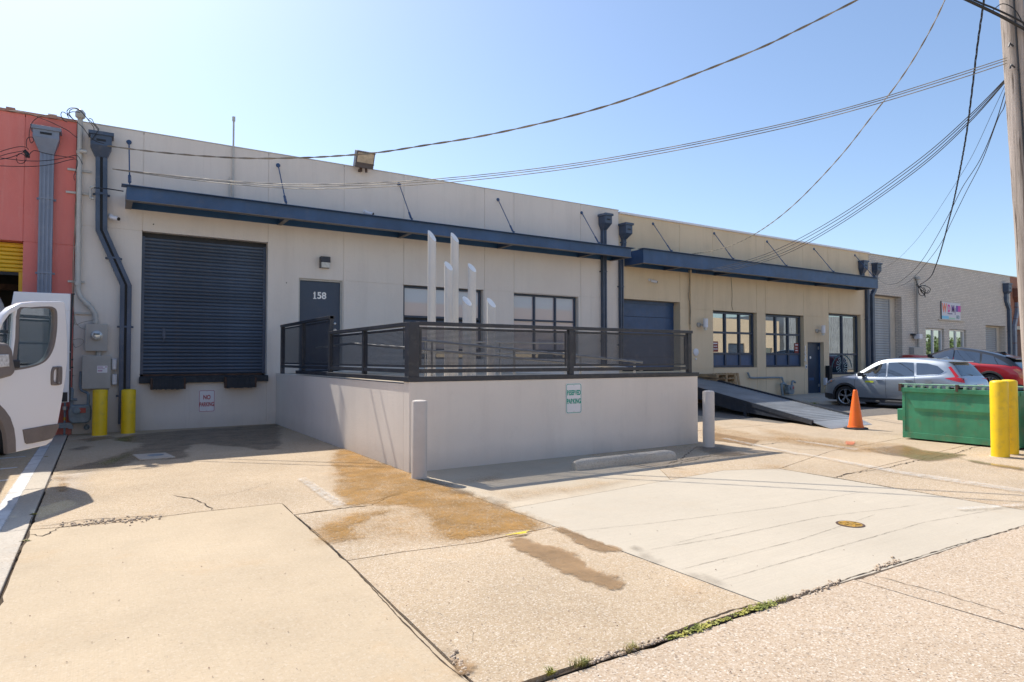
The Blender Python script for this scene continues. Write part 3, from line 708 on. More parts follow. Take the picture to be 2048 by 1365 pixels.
for x0 in (.90, 2.33):
    b = MB().box(x0, x0+.035, W0-.26, W0-.101, .86, 1.10).box(x0+.62, x0+.655, W0-.26, W0-.101, .86, 1.10).beam((x0-.02, W0-.18, .98), (x0+.68, W0-.18, .98), .02, .02)
    b = b.build('dock_bumper', rust, gb, bevel=.004, label='laminated rubber dock bumper')
    me = MB().box(0, .026, -.17, -.005, .865, 1.095).mesh('rubber_pad', rub)
    for k in range(20):
        o = link('rubber_pad', me, b); o.location = (x0+.038+k*.029, W0-.1-random.uniform(0, .02), random.uniform(-.012, .006))
# door 158
d = MB().box(3.99, 4.985, W0+.09, W0+.14, 1.22, 3.38).build('door', door_m, gb, bevel=.003, label='plain dark blue steel door numbered 158')
mb = MB().box(3.96, 4.0, W0+.05, W0+.2, 1.2, 3.43).box(4.98, 5.02, W0+.05, W0+.2, 1.2, 3.43).box(4.0, 4.98, W0+.05, W0+.2, 3.385, 3.43)
mb.build('door_frame', conduit_m, gb, bevel=.003)
text('158', .225, wht_i, d, (4.475, W0+.088, 3.035), 'house_number', 1.0, ext=.003, bold=.006)
MB().box(4.325, 4.405, W0+.083, W0+.089, 2.955, 2.975).box(4.33, 4.36, W0+.083, W0+.089, 3.075, 3.10).build('number_serif', wht_i, d)
mb = MB().lathe([(.045, 0), (.045, -.03), (.03, -.045), (.01, -.046)], (4.86, W0+.09, 2.2), 'Y', 16).beam((4.86, W0+.03, 2.2), (4.76, W0+.03, 2.2), .025, .025)
mb.build('handle', alum, d, smooth=True)
MB().lathe([(.03, 0), (.03, -.018), (.018, -.025), (.005, -.026)], (4.86, W0+.09, 2.37), 'Y', 16).build('deadbolt', alum, d, smooth=True)
for z in (1.5, 2.3, 3.1): MB().box(3.985, 4.0, W0+.07, W0+.092, z, z+.11).build('hinge', steel2, d)
blinds = [pane_blind, pane_blind, pane_dark]
window(gb, 6.66, 9.0, 1.5, 3.42, W0+.12, 3, [2.62, 2.5, 1.75], [pane_blind, groove_m, pane_blind, pane_dark], label='three-light window left behind the white pipes')
window(gb, 10.07, 12.38, 1.5, 3.4, W0+.12, 3, [2.64, 1.75], blinds, label='three-light window at the right of the grey building')
# small fixing holes and scars
mb = MB()
for (x, y) in ((307, 449), (573, 566), (640, 640), (700, 790)):
    p = FY(x, y, W0-.001); mb.lathe([(.014, 0), (.012, -.002)], tuple(p), 'Y', 8)
mb.build('fixing_hole', groove_m, gb)

# ---------------- tan building, number 154
tb = thing('tan_building', 'tan stucco building numbered 154 with three tall windows', 'building', (21.5, W0, 0))
TX = [14.065, 16.87, 18.56, 21.02, 21.56, 24.0, 25.76, 28.9]
def tz(x0, x1):
    if x1 < 16.9: return [-.05, 1.1, 6.2]
    return [-.05, 1.17, 3.25, 6.2] if x1 < 25.8 else [-.05, .85, 3.45, 6.2]
t_holes = [(14.2, 16.87, 1.1, 3.46), (18.56, 21.02, 1.19, 3.24), (21.56, 24.0, 1.19, 3.24), (24.24, 25.38, .08, 2.19), (25.76, 28.2, .84, 3.43)]
panels(tb, TX, tz, t_holes, tan_st); shell(tb, 14.065, 28.9, 6.2)
MB().box(14.085, 28.92, W0-.06, W0+.4, 6.2, 6.27).build('coping', sign_w, tb, bevel=.008)
gd = MB().box(14.2, 14.28, W0+.3, W0+.36, 1.1, 3.4).box(16.8, 16.868, W0+.3, W0+.36, 1.1, 3.4).box(14.2, 16.868, W0+.28, W0+.36, 3.36, 3.455).build('garage_door', steel, tb, label='recessed dark blue sectional garage door')
me = MB().box(14.28, 16.8, 0, .04, .006, .444).mesh('door_section', steel)
for k in range(5): o = link('door_section', me, gd); o.location = (0, W0+.31+.004*(k % 2), 1.12+k*.45)
window(tb, 18.58, 21.0, 1.2, 3.23, W0+.14, 3, [2.47, 1.70], [pane_dark, pane_dark, steel], fr=.07, label='left gridded window with a red notice')
window(tb, 21.58, 23.98, 1.2, 3.23, W0+.14, 3, [2.47, 1.70], [pane_dark, pane_dark, steel], fr=.07, label='right gridded window beside the door')
w3 = window(tb, 25.78, 28.18, .86, 3.42, W0+.14, 2, [1.705], [pane_dark, pane_tint], fr=.07, label='tall two-by-two window with a wheel decal')
notice = paint('maroon_notice', (.22, .03, .03), .5)
for x, z, w, h in ((18.72, 1.95, .30, .38), (23.62, 1.93, .26, .42)):
    n_ = MB().box(x, x+w, W0+.168, W0+.172, z-h/2, z+h/2).build('window_notice', notice, tb)
    MB().box(x+.04, x+w-.04, W0+.1655, W0+.1675, z+h/2-.09, z+h/2-.05).box(x+.06, x+w-.06, W0+.1655, W0+.1675, z+.0, z+.03).box(x+.04, x+w-.04, W0+.1655, W0+.1675, z-.1, z-.07).build('printed_bar', sign_w, n_)
# wheel decal: thin pale ring segments
dec = MB(); cx, cz = 27.0, 1.17
for k in range(10):
    a = 2*math.pi*k/10; a2 = a+.36
    f = lambda r, q: (cx+r*math.cos(q), W0+.174, cz+r*math.sin(q))
    for u, v in ((f(.16, a+.08), f(.42, a)), (f(.16, a2-.08), f(.42, a2)), (f(.42, a), f(.42, a2)), (f(.16, a+.08), f(.16, a2-.08))): dec.beam(u, v, .022, .003, (0, 1, 0))
dec.build('wheel_decal', paint('decal_pale', (.42, .52, .55), .5), w3)
ring = MB()
for k in range(30):
    a, b_ = .1+math.pi*k/30*.95, .1+math.pi*(k+1)/30*.95
    ring.beam((cx+.75*math.cos(a), W0+.175, cz-.1+.62*math.sin(a)), (cx+.75*math.cos(b_), W0+.175, cz-.1+.62*math.sin(b_)), .05, .002, (0, 1, 0))
ring.build('tyre_decal', paint('decal_teal', (.03, .12, .15), .5), w3)
text('S', .38, wht_i, w3, (25.92, W0+.176, 2.42), 'window_lettering', .9)
d = MB().box(24.27, 25.35, W0+.22, W0+.27, .1, 2.16).build('door', door_m, tb, bevel=.003, label='narrow dark blue door of number 154')
MB().box(24.24, 24.28, W0+.16, W0+.3, .08, 2.19).box(25.34, 25.378, W0+.16, W0+.3, .08, 2.19).box(24.28, 25.34, W0+.16, W0+.3, 2.15, 2.188).build('door_frame', steel, tb)
MB().beam((24.33, W0+.17, 1.02), (24.48, W0+.17, 1.0), .03, .03).lathe([(.035, 0), (.035, -.04), (.01, -.045)], (24.34, W0+.22, 1.02), 'Y', 12).build('handle', alum, d)
MB().lathe([(.055, 0), (.055, -.01), (.02, -.012)], (24.76, W0+.22, 1.56), 'Y', 16).build('badge', wht_i, d)
MB().box(24.62, 24.98, W0+.205, W0+.222, .62, .73).build('mail_slot', steel, d, bevel=.004)
MB().box(24.27, 25.35, W0+.10, W0+.24, .075, .1).build('threshold', alum, d)
for z in (.35, 1.9): MB().box(25.3, 25.345, W0+.19, W0+.222, z, z+.12).build('hinge', alum, d)
for i, ch in enumerate('154'): text(ch, .30, wht_i, tb, (24.06, W0-.014, 1.92-i*.23), 'house_number', .85, ext=.012, bold=.004)
MB().box(24.06, 24.16, W0-.03, W0-.001, 1.12, 1.27).build('door_buzzer', sign_w, tb, bevel=.005)
MB().box(24.085, 24.135, W0-.034, W0-.03, 1.15, 1.22).build('button', groove_m, tb)
MB().lathe([(.13, 0), (.13, -.03), (.06, -.06), (.01, -.062)], (17.63, W0, 1.74), 'Y', 20).lathe([(.035, 0), (.035, -.03), (.01, -.04)], (17.63, W0, 1.5), 'Y', 12).build('alarm_bell', sign_w, tb, smooth=True, label='small round pale fitting on the tan wall')

# ---------------- painted brick building with banner
bb = thing('brick_building', 'long pale painted brick building with a colourful banner', 'building', (36.3, W0, 0))
b_holes = [(29.3, 31.71, -.1, 4.42), (33.95, 35.83, 1.15, 3.02), (36.36, 38.22, 1.15, 3.02), (40.5, 43.02, -.1, 3.35)]
rr = [(28.92, 43.75, -.05, 6.2)]
for h in b_holes: rr = cut(rr, h)
mb = MB()
for q in rr: mb.box(q[0], q[1], W0, W0+.42, q[2], q[3])
mb.build('brick_wall', white_brick, bb); shell(bb, 28.92, 43.75, 6.2)
MB().box(28.93, 43.77, W0-.03, W0+.45, 6.2, 6.24).build('coping', cream_p, bb)
roller(bb, 29.36, 31.2, 0, 4.3, W0+.34, shutter_l, .115, label='tall light grey roll door')
MB().box(31.26, 31.7, W0+.3, W0+.40, -.05, 4.4).box(29.3, 31.26, W0+.3, W0+.4, 4.3, 4.4).build('door_jamb', cream_p, bb)
roller(bb, 40.56, 42.6, 0, 3.25, W0+.34, shutter_l, .115, label='shorter light grey roll door near the far end')
MB().box(42.66, 43.01, W0+.3, W0+.40, -.05, 3.33).box(40.5, 42.66, W0+.3, W0+.4, 3.25, 3.33).build('door_jamb', cream_p, bb)
pane_far = glass('pane_facing_trees', (.03, .04, .045), .7)
window(bb, 33.97, 35.81, 1.17, 3.0, W0+.1, 2, [], [pane_far], fr=.07, frame=white_p, label='left white-framed sliding window')
window(bb, 36.38, 38.2, 1.17, 3.0, W0+.1, 2, [], [pane_far], fr=.07, frame=white_p, label='right white-framed sliding window')
MB().box(33.9, 35.9, W0-.03, W0+.1, 1.1, 1.15).box(36.3, 38.3, W0-.03, W0+.1, 1.1, 1.15).build('sill', cream_p, bb)
MB().box(39.45, 39.55, W0-.02, W0, 1.75, 2.0).box(40.1, 40.2, W0-.02, W0, 1.7, 1.85).build('wall_plate', steel2, bb)

# ---------------- red brick building at the far right, red stucco at the far left
rbk = thing('red_brick_building', 'red brick building with brown boarded doors at far right', 'building', (52, W0, 0))
rr = [(43.78, 66, -.05, 6.2)]
for h in ((44.3, 47.3, -.1, 3.2),): rr = cut(rr, h)
mb = MB()
for q in rr: mb.box(q[0], q[1], W0, W0+.4, q[2], q[3])
mb.build('brick_wall', red_brick, rbk); shell(rbk, 43.78, 66, 6.2)
MB().box(43.79, 66, W0-.03, W0+.43, 6.2, 6.25).build('coping', cream_p, rbk)
MB().box(44.25, 47.35, W0-.02, W0+.1, 3.2, 3.4).build('lintel', cream_p, rbk)
bd = MB().box(44.3, 47.3, W0+.2, W0+.24, 0, 3.2).build('boarded_door', brown_w, rbk)
me = MB().box(0, .17, -.03, 0, 0, 1).mesh('board', brown_w)
for k in range(16): o = link('board', me, bd); o.location = (44.32+k*.186, W0+.2, .05); o.scale = (1, 1, 2.75+random.uniform(-.12, .12))

rs = thing('red_building', 'salmon red stucco building with a yellow roll door at far left', 'building', (-5, W0, 0))
rx = [-18, -9.6, -1.29, -.46]
panels(rs, rx, lambda a, b: [-.05, 3.78, 6.27] if b > -2 else [-.05, 3.78, 6.27], [(-5.6, -1.29, -.1, 3.775)], red_st); shell(rs, -18, -.46, 6.25)
mb = MB().box(-18, -.455, W0-.03, W0+.37, 6.27, 6.32)
for x in (-1.52, -.86): mb.box(x-.07, x+.07, W0-.045, W0+.38, 6.27, 6.35)
mb.build('coping', paint('rusty_coping', (.42, .22, .16), .6, 0, .3, 5, (.6, .55, .5), .3), rs)
yd = MB().box(-5.6, -1.3, W0+.25, W0+.3, 3.72, 3.77).build('roll_door', yel_door, rs, label='yellow roll door raised half way')
me = MB().prism([(-5.6, p, q) for p, q in ((.25, .004), (.232, .02), (.232, .06), (.25, .076), (.265, .076), (.265, .004))], (4.3, 0, 0)).mesh('slat', yel_door)
for k in range(7): o = link('slat', me, yd); o.location = (0, W0, 3.2+k*.08)
MB().box(-5.6, -1.3, W0+.24, W0+.29, 3.14, 3.2).build('bottom_bar', groove_m, yd)
MB().box(-1.36, -1.30, W0+.2, W0+.34, 0, 3.2).build('jamb_post', yel_door, rs)
MB().box(-17.7, -.8, W0+4, W0+4.1, 0, 5.6).build('partition', darkroom, rs)
for z, x in ((3.0, -1.75), (2.9, -2.6)): MB().box(x-.4, x+.3, W0+2, W0+2.2, z, z+.12).build('door_track', rust, rs)

# ---------------- the other side of the street (seen in the windows)
ob = thing('opposite_warehouse', 'cream warehouse across the street mirrored in the windows', 'building', (20, -20, 0))
rr = [(-26, 74, -.05, 6.4)]; hl = [(x, x+3, 0, 3.4) for x in range(-20, 70, 14)]+[(x+6, x+8.5, 1, 2.9) for x in range(-20, 66, 14)]
for h in hl: rr = cut(rr, h)
mb = MB()
for q in rr: mb.box(q[0], q[1], -20.4, -20, q[2], q[3])
mb.build('wall', pink_st, ob)
MB().box(-26, 74, -34, -20.4, 6.0, 6.2).build('roof', roof_m, ob)
for h in hl: MB().box(h[0], h[1], -20.3, -20.15, h[2], h[3]).build('door' if h[2] == 0 else 'window', shutter_m if h[2] == 0 else pane_dark, ob)
og = thing('opposite_shed', 'grey ribbed metal shed across the street mirrored in the windows', 'building', (86, -20, 0))
mb = MB()
for k in range(60): mb.box(75+k*.35, 75+k*.35+.17, -20.06, -20, 0, 7.4)
mb.box(75, 96, -34, -20.06, 0, 7.4); mb.build('ribbed_wall', shutter_l, og)
leafm = leafmat('far_leaves', (.05, .09, .02), (.10, .14, .03))
for i, x in enumerate((99, 106, 112.5, 120, 127, 135)):
    tr = thing('tree', ('rounded green tree across the street, mirrored only', 'second street tree across the road, mirrored only', 'third mirrored street tree', 'fourth mirrored street tree', 'fifth mirrored street tree', 'last mirrored street tree')[i], 'tree', (x, -24, 0), group='trees across the street')
    MB().tube([(x, -24, 0), (x+.1, -24, 1.4), (x, -24.2, 3)], .2, 8, r2=.08).build('trunk', wood_p, tr)
    mb = MB(); R0 = random.uniform(2.6, 3.4)
    for k in range(900):
        v = Vector((random.gauss(0, 1), random.gauss(0, 1), random.gauss(0, .8))).normalized()*R0*random.uniform(.5, 1.05)
        c = Vector((x, -24, 3.2))+Vector((v.x*1.25, v.y, v.z*.8)); a = Vector((random.gauss(0, 1), random.gauss(0, 1), random.gauss(0, 1))).normalized()*.26; b_ = a.orthogonal().normalized()*.2
        mb.add([c-a, c+b_, c+a, c-b_], [(0, 1, 2, 3)])
    mb.build('crown', leafm, tr, fix=False)
# ================================================================== CANOPIES
def canopy(name, label, x0, x1, zt, rods, ribs, h=.46):
    t = thing(name, label, 'canopy', ((x0+x1)/2, W0, zt-.5)); yF = 14.72; zb = zt-h
    MB().box(x0, x1, yF, yF+.014, zb+.012, zt-.012).build('fascia', steel, t)
    MB().box(x0-.09, x1+.09, yF-.10, yF+.16, zt-.012, zt).build('top_flange', steel, t)
    MB().box(x0-.02, x1+.02, yF-.012, yF+.14, zb, zb+.012).build('bottom_flange', flange_lit_m, t)
    for x in (x0, x1-.014): MB().box(x, x+.014, yF+.014, W0-.003, zb+.012, zt-.012).build('end_channel', steel, t)
    for x in (x0, x1-.11): MB().box(x, x+.11, yF+.14, W0-.003, zb, zb+.011).build('end_flange', flange_lit_m, t)
    MB().box(x0+.014, x1-.014, yF+.014, W0-.003, zt-.14, zt-.125).build('soffit_deck', soffit_lit_m, t)
    MB().box(x0+.014, x1-.014, W0-.014, W0-.002, zb+.012, zt-.14).build('wall_channel', soffit_lit_m, t)
    me = MB().box(-.006, .006, yF+.014, W0-.014, zb+.012, zt-.14).mesh('rib', steel); mf = MB().box(-.05, .05, yF+.14, W0-.014, zb, zb+.011).mesh('rib_flange', flange_lit_m)
    for x in ribs:
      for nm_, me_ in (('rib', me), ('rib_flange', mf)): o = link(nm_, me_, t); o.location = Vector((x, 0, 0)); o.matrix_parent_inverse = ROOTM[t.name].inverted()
    for x in rods:
        a = Vector((x, W0-.02, 6.03)); b = Vector((x, yF+.05, zt+.02)); mb = MB().tube([a, b], .013, 6)
        mb.lathe([(.05, 0), (.05, -.015), (.02, -.03)], (x, W0, 6.04), 'Y', 10)
        mid = b+(a-b)*.14; dd_ = (a-b).normalized(); s = Vector((0, 0, 1)).cross(dd_).normalized()
        for q in (-1, 1): mb.tube([mid-dd_*.1+s*.022*q, mid+dd_*.1+s*.022*q], .008, 5)
        mb.tube([mid-dd_*.11, mid-dd_*.09], .024, 6); mb.tube([mid+dd_*.09, mid+dd_*.11], .024, 6)
        mb.box(x-.01, x+.01, b.y-.04, b.y+.04, zt-.001, zt+.07); mb.build('tie_rod', steel, t)
    return t
canopy('entrance_canopy', 'long dark blue steel canopy hung on rods across the grey building', .40, 13.78, 4.925, [.45, 3.46, 6.49, 9.5, 12.54], [3.5, 6.49, 9.5, 12.4], .295)
canopy('entrance_canopy', 'second dark steel canopy, lower and farther, across the tan building', 14.30, 27.95, 4.965, [15.6, 18.65, 21.69, 24.77, 27.8], [16.1, 18.65, 21.7, 24.8])

# ================================================================== DOWNSPOUTS
def spout(label, hx, hw, zt, hh, th, path, w, dep, mat, side=0., groove=True, group=None, ribs=0, flange=True, capmat=None, y1=W0-.01, hd=.3):
    """conductor head (box, flared throat) on a square pipe that follows path = (x, z)"""
    t = thing('downspout', label, 'downspout', (path[-1][0], W0-.1, path[-1][1]), group=group); cm = capmat or mat
    y0 = y1-hd
    mb = MB().box(hx-hw/2, hx+hw/2, y0, y1, zt-hh, zt)
    if flange: mb.box(hx-hw/2-.035, hx+hw/2+.035, y0-.035, y1, zt-.07, zt)
    px, pz = path[0]; q0, q1 = y0+hd-dep, y1
    a = [(hx-hw/2, y0, zt-hh), (hx+hw/2, y0, zt-hh), (hx+hw/2, y1, zt-hh), (hx-hw/2, y1, zt-hh)]
    b = [(px-w/2, q0, zt-hh-th), (px+w/2, q0, zt-hh-th), (px+w/2, q1, zt-hh-th), (px-w/2, q1, zt-hh-th)]
    mb.add(a+b, [(0, 1, 5, 4), (1, 2, 6, 5), (2, 3, 7, 6), (3, 0, 4, 7), (4, 5, 6, 7)])
    mb.build('conductor_head', cm, t, bevel=.004)
    MB().box(hx-hw*.22, hx+hw*.22, y0-.012, y0+.002, zt-hh*.62-.02, zt-hh*.62+.02).build('overflow_slot', groove_m, t)
    pth = [(px, zt-hh-th)]+list(path[1:])
    def ring(i, x0, x1, ya, yb):
        return [(pth[i][0]+x0, ya, pth[i][1]), (pth[i][0]+x1, ya, pth[i][1]), (pth[i][0]+x1, yb, pth[i][1]), (pth[i][0]+x0, yb, pth[i][1])]
    def sweep(mb, x0, x1, ya, yb):
        vs = []; fs = []
        for i in range(len(pth)): vs += ring(i, x0, x1, ya, yb)
        for i in range(len(pth)-1):
            for k in range(4): fs.append((i*4+k, i*4+(k+1) % 4, i*4+4+(k+1) % 4, i*4+4+k))
        m_ = len(pth)-1; fs += [(0, 1, 2, 3), (m_*4, m_*4+1, m_*4+2, m_*4+3)]
        mb.add(vs, fs)
    mb = MB()
    if groove:
        sweep(mb, -w/2, -w*.11, q0, q1); sweep(mb, w*.11, w/2, q0, q1); mb.build('pipe', mat, t, bevel=.004)
        mb = MB(); sweep(mb, -w*.11, w*.11, q0+.03, q1-.01); sweep(mb, -w*.02, w*.02, q0+.012, q0+.029); mb.build('channel', groove_m, t)
    else:
        n = max(1, ribs)
        if ribs:
            for k in range(n*2+1):
                if k % 2 == 0: sweep(mb, -w/2+w*k/(2*n+1), -w/2+w*(k+1)/(2*n+1), q0, q1)
                else: sweep(mb, -w/2+w*k/(2*n+1), -w/2+w*(k+1)/(2*n+1), q0+.015, q1-.005)
        else: sweep(mb, -w/2, w/2, q0, q1)
        mb.build('pipe', mat, t)
    # straps
    tot = []
    for i in range(len(pth)-1):
        (xa, za), (xb, zb) = pth[i], pth[i+1]
        for f in ((.5,) if za-zb < 2 else (.3, .8)): tot.append((xa+(xb-xa)*f, za+(zb-za)*f))
    for x, z in tot:
        MB().box(x-w/2-.045, x+w/2+.045, y1-.02, y1+.006, z-.02, z+.02).box(x-w/2-.006, x+w/2+.006, q0-.008, y1-.02, z-.018, z+.018).build('strap', cm, t)
    return t
spout('broad pale blue-grey downspout on the salmon red wall', -.945, .42, 6.02, .22, .28, [(-.93, 5.5), (-.93, 2.6), (-.93, .1)], .225, .16, spout_l, groove=False, ribs=3, y1=W0-.003, hd=.26)
spout('kinked dark blue downspout at the left end of the grey wall', -.04, .365, 6.08, .28, .2, [(-.03, 5.6), (-.01, 4.12), (.435, 3.02), (.44, .17)], .205, .17, spout_m, flange=True, y1=W0-.01)
spout('straight blue downspout passing behind the right end of the long canopy', 13.35, .28, 6.06, .31, .18, [(13.37, 5.45), (13.37, 1.2)], .15, .13, spout_m, groove=True, hd=.33)
spout('dark downspout between the two canopies at the building joint', 14.21, .28, 5.86, .34, .16, [(14.22, 5.3), (14.22, 5.17), (14.10, 4.95), (14.10, 1.2)], .125, .12, spout_m, groove=True, hd=.33)
spout('dark downspout at the right end of the tan wall', 28.22, .34, 5.82, .35, .2, [(28.24, 5.2), (28.24, 5.0), (28.62, 4.6), (28.62, .1)], .17, .13, spout_m, groove=True, hd=.25)
spout('kinked dark downspout on the brick wall beside the tan building', 29.32, .34, 5.80, .35, .2, [(29.32, 5.2), (29.32, 4.7), (29.02, 4.35), (29.02, .1)], .17, .13, spout_m, groove=False, hd=.25)
spout('dark downspout with an offset near the end of the brick wall', 42.95, .42, 5.75, .45, .15, [(43.0, 5.1), (43.0, 4.75), (43.35, 4.3), (43.35, .1)], .24, .14, spout_m, groove=False, hd=.28)
spout('brown-headed grey downspout on the red brick wall', 44.3, .42, 5.55, .5, .3, [(44.4, 4.6), (44.4, 4.2), (44.0, 3.4), (44.0, .1)], .24, .14, spout_l, groove=False, hd=.28, capmat=paint('brown_head', (.2, .085, .06), .6))

# ================================================================== LOADING DECK AND RAILING
X0, Y0, X1 = 3.46, 7.93, 9.01
dk = thing('loading_deck', 'raised grey stucco loading deck walled on two sides', 'loading deck', (6.2, 11.7, 0))
MB().box(X0, X1, Y0, Y0+.2, -.05, 1.195).build('front_wall', grey_st, dk, bevel=.006)
MB().box(X0, X0+.2, Y0+.2, W0-.002, -.05, 1.165).build('side_wall', grey_st, dk)
MB().box(X1-.2, X1, Y0+.2, W0-.002, -.05, 1.165).build('side_wall', grey_st, dk)
MB().box(X0+.2, X1-.2, Y0+.2, W0-.002, 1.02, 1.16).build('floor', conc_mid, dk)
MB().box(X0-.024, X1+.03, Y0-.014, Y0+.2, 1.197, 1.262).box(X0-.024, X0+.14, Y0+.2, 13.74, 1.197, 1.262).build('coping_angle', steel2, dk, bevel=.004, label='charcoal steel angle capping the deck edge')
rl = thing('deck_railing', 'charcoal steel guard rail with woven mesh panels round the deck', 'railing', (6.2, Y0, 1.2))
def post(x0, x1, y0, y1, z0, z1): return MB().box(x0, x1, y0, y1, z0, z1).build('post', steel2, rl, bevel=.004)
yc = Y0+.03
post(X0-.01, X0+.14, yc-.035, yc+.115, 1.262, 1.995)
post(6.15, 6.24, yc, yc+.07, 1.262, 1.955); post(8.81, 8.90, yc, yc+.07, 1.262, 1.955)
MB().box(X0+.14, 8.91, yc-.02, yc+.09, 1.955, 2.005).build('top_rail', steel2, rl, bevel=.004)
MB().box(X0+.14, 6.15, yc+.01, yc+.06, 1.31, 1.365).build('bottom_rail', steel2, rl); MB().box(6.24, 8.81, yc+.01, yc+.06, 1.31, 1.365).build('bottom_rail', steel2, rl)
xs_ = X0+.03
MB().box(xs_-.02, xs_+.09, yc+.115, 11.56, 1.945, 2.0).build('top_rail', steel2, rl, bevel=.004)
post(xs_, xs_+.07, 9.80, 9.87, 1.262, 1.945); post(xs_, xs_+.07, 11.56, 11.66, 1.262, 2.28); post(xs_, xs_+.07, 13.42, 13.49, 1.262, 2.225); post(xs_-.01, xs_+.07, 15.18, 15.28, 1.166, 2.28)
MB().box(xs_-.02, xs_+.09, 11.56, 15.28, 2.226, 2.28).build('top_rail', steel2, rl, bevel=.004, label='upper stepped section of the top rail')
for a, b in ((yc+.115, 9.80), (9.87, 11.56), (11.66, 13.42), (13.49, 15.18)): MB().box(xs_+.01, xs_+.06, a, b, 1.31, 1.365).build('bottom_rail', steel2, rl)
def mesh_panel(a, b, z0, z1, along):
    """framed woven screen"""
    mb = MB(); p = .017; w = .0035; fw = .03
    L = b-a; n = int(L/p); mz = int((z1-z0)/p)
    def bx(u0, u1, v0, v1, t0, t1):
        if along == 'X': mb.box(u0, u1, yc+.03+t0, yc+.03+t1, v0, v1)
        else: mb.box(xs_+.03+t0, xs_+.03+t1, u0, u1, v0, v1)
    bx(a, a+fw, z0, z1, 0, .02); bx(b-fw, b, z0, z1, 0, .02); bx(a+fw, b-fw, z0, z0+fw, 0, .02); bx(a+fw, b-fw, z1-fw, z1, 0, .02)
    o1 = mb.build('panel_frame', steel2, rl)
    mb = MB()
    for i in range(1, n): u = a+L*i/n; bx(u-w, u+w, z0+fw, z1-fw, .0080, .0086)
    for j in range(1, mz): v = z0+(z1-z0)*j/mz; bx(a+fw, b-fw, v-w, v+w, .0070, .0076)
    o = mb.build('mesh_panel', steel2, rl, fix=False); o['kind'] = 'stuff'
mesh_panel(X0+.17, 6.12, 1.385, 1.935, 'X'); mesh_panel(6.27, 8.78, 1.385, 1.935, 'X')
mesh_panel(yc+.14, 9.77, 1.385, 1.925, 'Y'); mesh_panel(9.90, 11.53, 1.385, 1.925, 'Y'); mesh_panel(11.69, 13.39, 1.385, 2.205, 'Y'); mesh_panel(13.52, 15.15, 1.385, 2.205, 'Y')
# inner ramp handrails
hr = thing('handrail', 'galvanised pipe handrails of the walkway inside the deck', 'handrail', (6, 10.4, 1.16))
galv = paint('galvanised_pipe', (.42, .43, .44), .35, .6, .15, 6)
for y, z0, z1, xa, xb in ((9.0, 1.80, 1.44, 3.9, 8.7), (9.0, 1.66, 1.3, 3.9, 8.7), (11.4, 1.84, 1.84, 5.2, 8.9), (11.4, 1.62, 1.62, 5.2, 8.9)):
    MB().tube([(xa, y, z0), (xb, y, z1)], .022, 10).build('rail', galv, hr, smooth=True)
for y, xs in ((9.0, (4.3, 5.8, 7.2, 8.5)), (11.4, (5.3, 7.0, 8.7))):
    for x in xs: MB().tube([(x, y, 1.14), (x, y, 1.8-(.36*(x-3.9)/4.8 if y < 10 else -.03))], .02, 8).build('upright', galv, hr)
MB().tube([(4.1, 14.6, 1.75), (4.1, 12.2, 1.80), (4.25, 9.4, 1.66)], .022, 8).build('rail', galv, hr)

# six slanted white pipes
pr_ = [(864, 456, 476, 16.5, 10.9), (909.5, 461, 478, 16, 10.9), (897, 519, 533, 16.5, 9.9), (944, 523, 537, 16.5, 10.5), (934, 589, 603, 18, 9.5), (982.5, 592, 607, 17.5, 9.7)]
plab = ['tallest white slant-cut pipe, leftmost of the six on the deck', 'second tall white slant-cut pipe, just right of the tallest', 'mid-height white slant-cut pipe in front of the two tall ones', 'mid-height white slant-cut pipe to the right of the others its height', 'short white slant-cut pipe in the middle of the group', 'short white slant-cut pipe standing apart at far right']
for (px, pt, pb, pw, Yp), lab in zip(pr_, plab):
    q0 = FY(px, (pt+pb)/2, Yp); dep = (q0-CAM).dot(Vector(_fw)); r = pw/2*dep/F_; rt2 = Vector(_rt); fw2 = Vector((_fw[0], _fw[1], 0)).normalized()
    dz = (pb-pt)*dep/F_*.5; cx = q0.x; Yp = q0.y; zc = q0.z-.055
    t = thing('vent_pipe', lab, 'pipe', (cx, Yp, 1.16), group='slanted white pipes on the loading deck')
    n = 32; vb = []; vt = []
    for k in range(n):
        q = 2*math.pi*k/n; o = rt2*(r*math.cos(q))+fw2*(r*math.sin(q))
        vb.append((cx+o.x, Yp+o.y, 1.16)); vt.append((cx+o.x, Yp+o.y, zc-dz*math.cos(q)+.06*math.sin(q)))
    MB().add(vb+vt, [(i, (i+1) % n, (i+1) % n+n, i+n) for i in range(n)]+[tuple(range(n))[::-1]]).build('shaft', pipe_w, t, smooth=60)
    inn = [((x-cx)*.985+cx, (y-Yp)*.985+Yp, z+.001) for x, y, z in vt]
    MB().add(vt+[(p[0], p[1], p[2]-.002) for p in inn], [(i, (i+1) % n, (i+1) % n+n, i+n) for i in range(n)]+[tuple(range(n, 2*n))]).build('slant_cap', pipe_cap, t)

# bollards
def bollard(label, x, y, r, h, mat, group, dome=.03):
    t = thing('bollard', label, 'bollard', (x, y, 0), group=group)
    MB().lathe([(r+.004, -.03), (r, .01), (r, h-dome), (r*.93, h-dome*.45), (r*.6, h-.004), (.01, h)], (0, 0, 0), n=32).build('post', mat, t, smooth=50, local=True)
    MB().lathe([(r+.035, -.02), (r+.03, .004), (r+.006, .006), (r, .006)], (0, 0, 0), n=20).build('footing', conc_curb, t, local=True)
    return t
gB = 'beige posts guarding the deck'; gY = 'yellow bollards'
bollard('beige steel post in front of the deck corner', 3.41, 7.50, .098, .985, beige_b, gB)
bollard('beige steel post past the right end of the deck wall', 8.74, 7.46, .098, .965, beige_b, gB)
bollard('yellow bollard under the grey electrical cabinet', .02, 15.06, .128, .905, yel, gY)
bollard('yellow bollard in front of the kinked downspout', .505, 15.16, .128, .895, yel, gY)
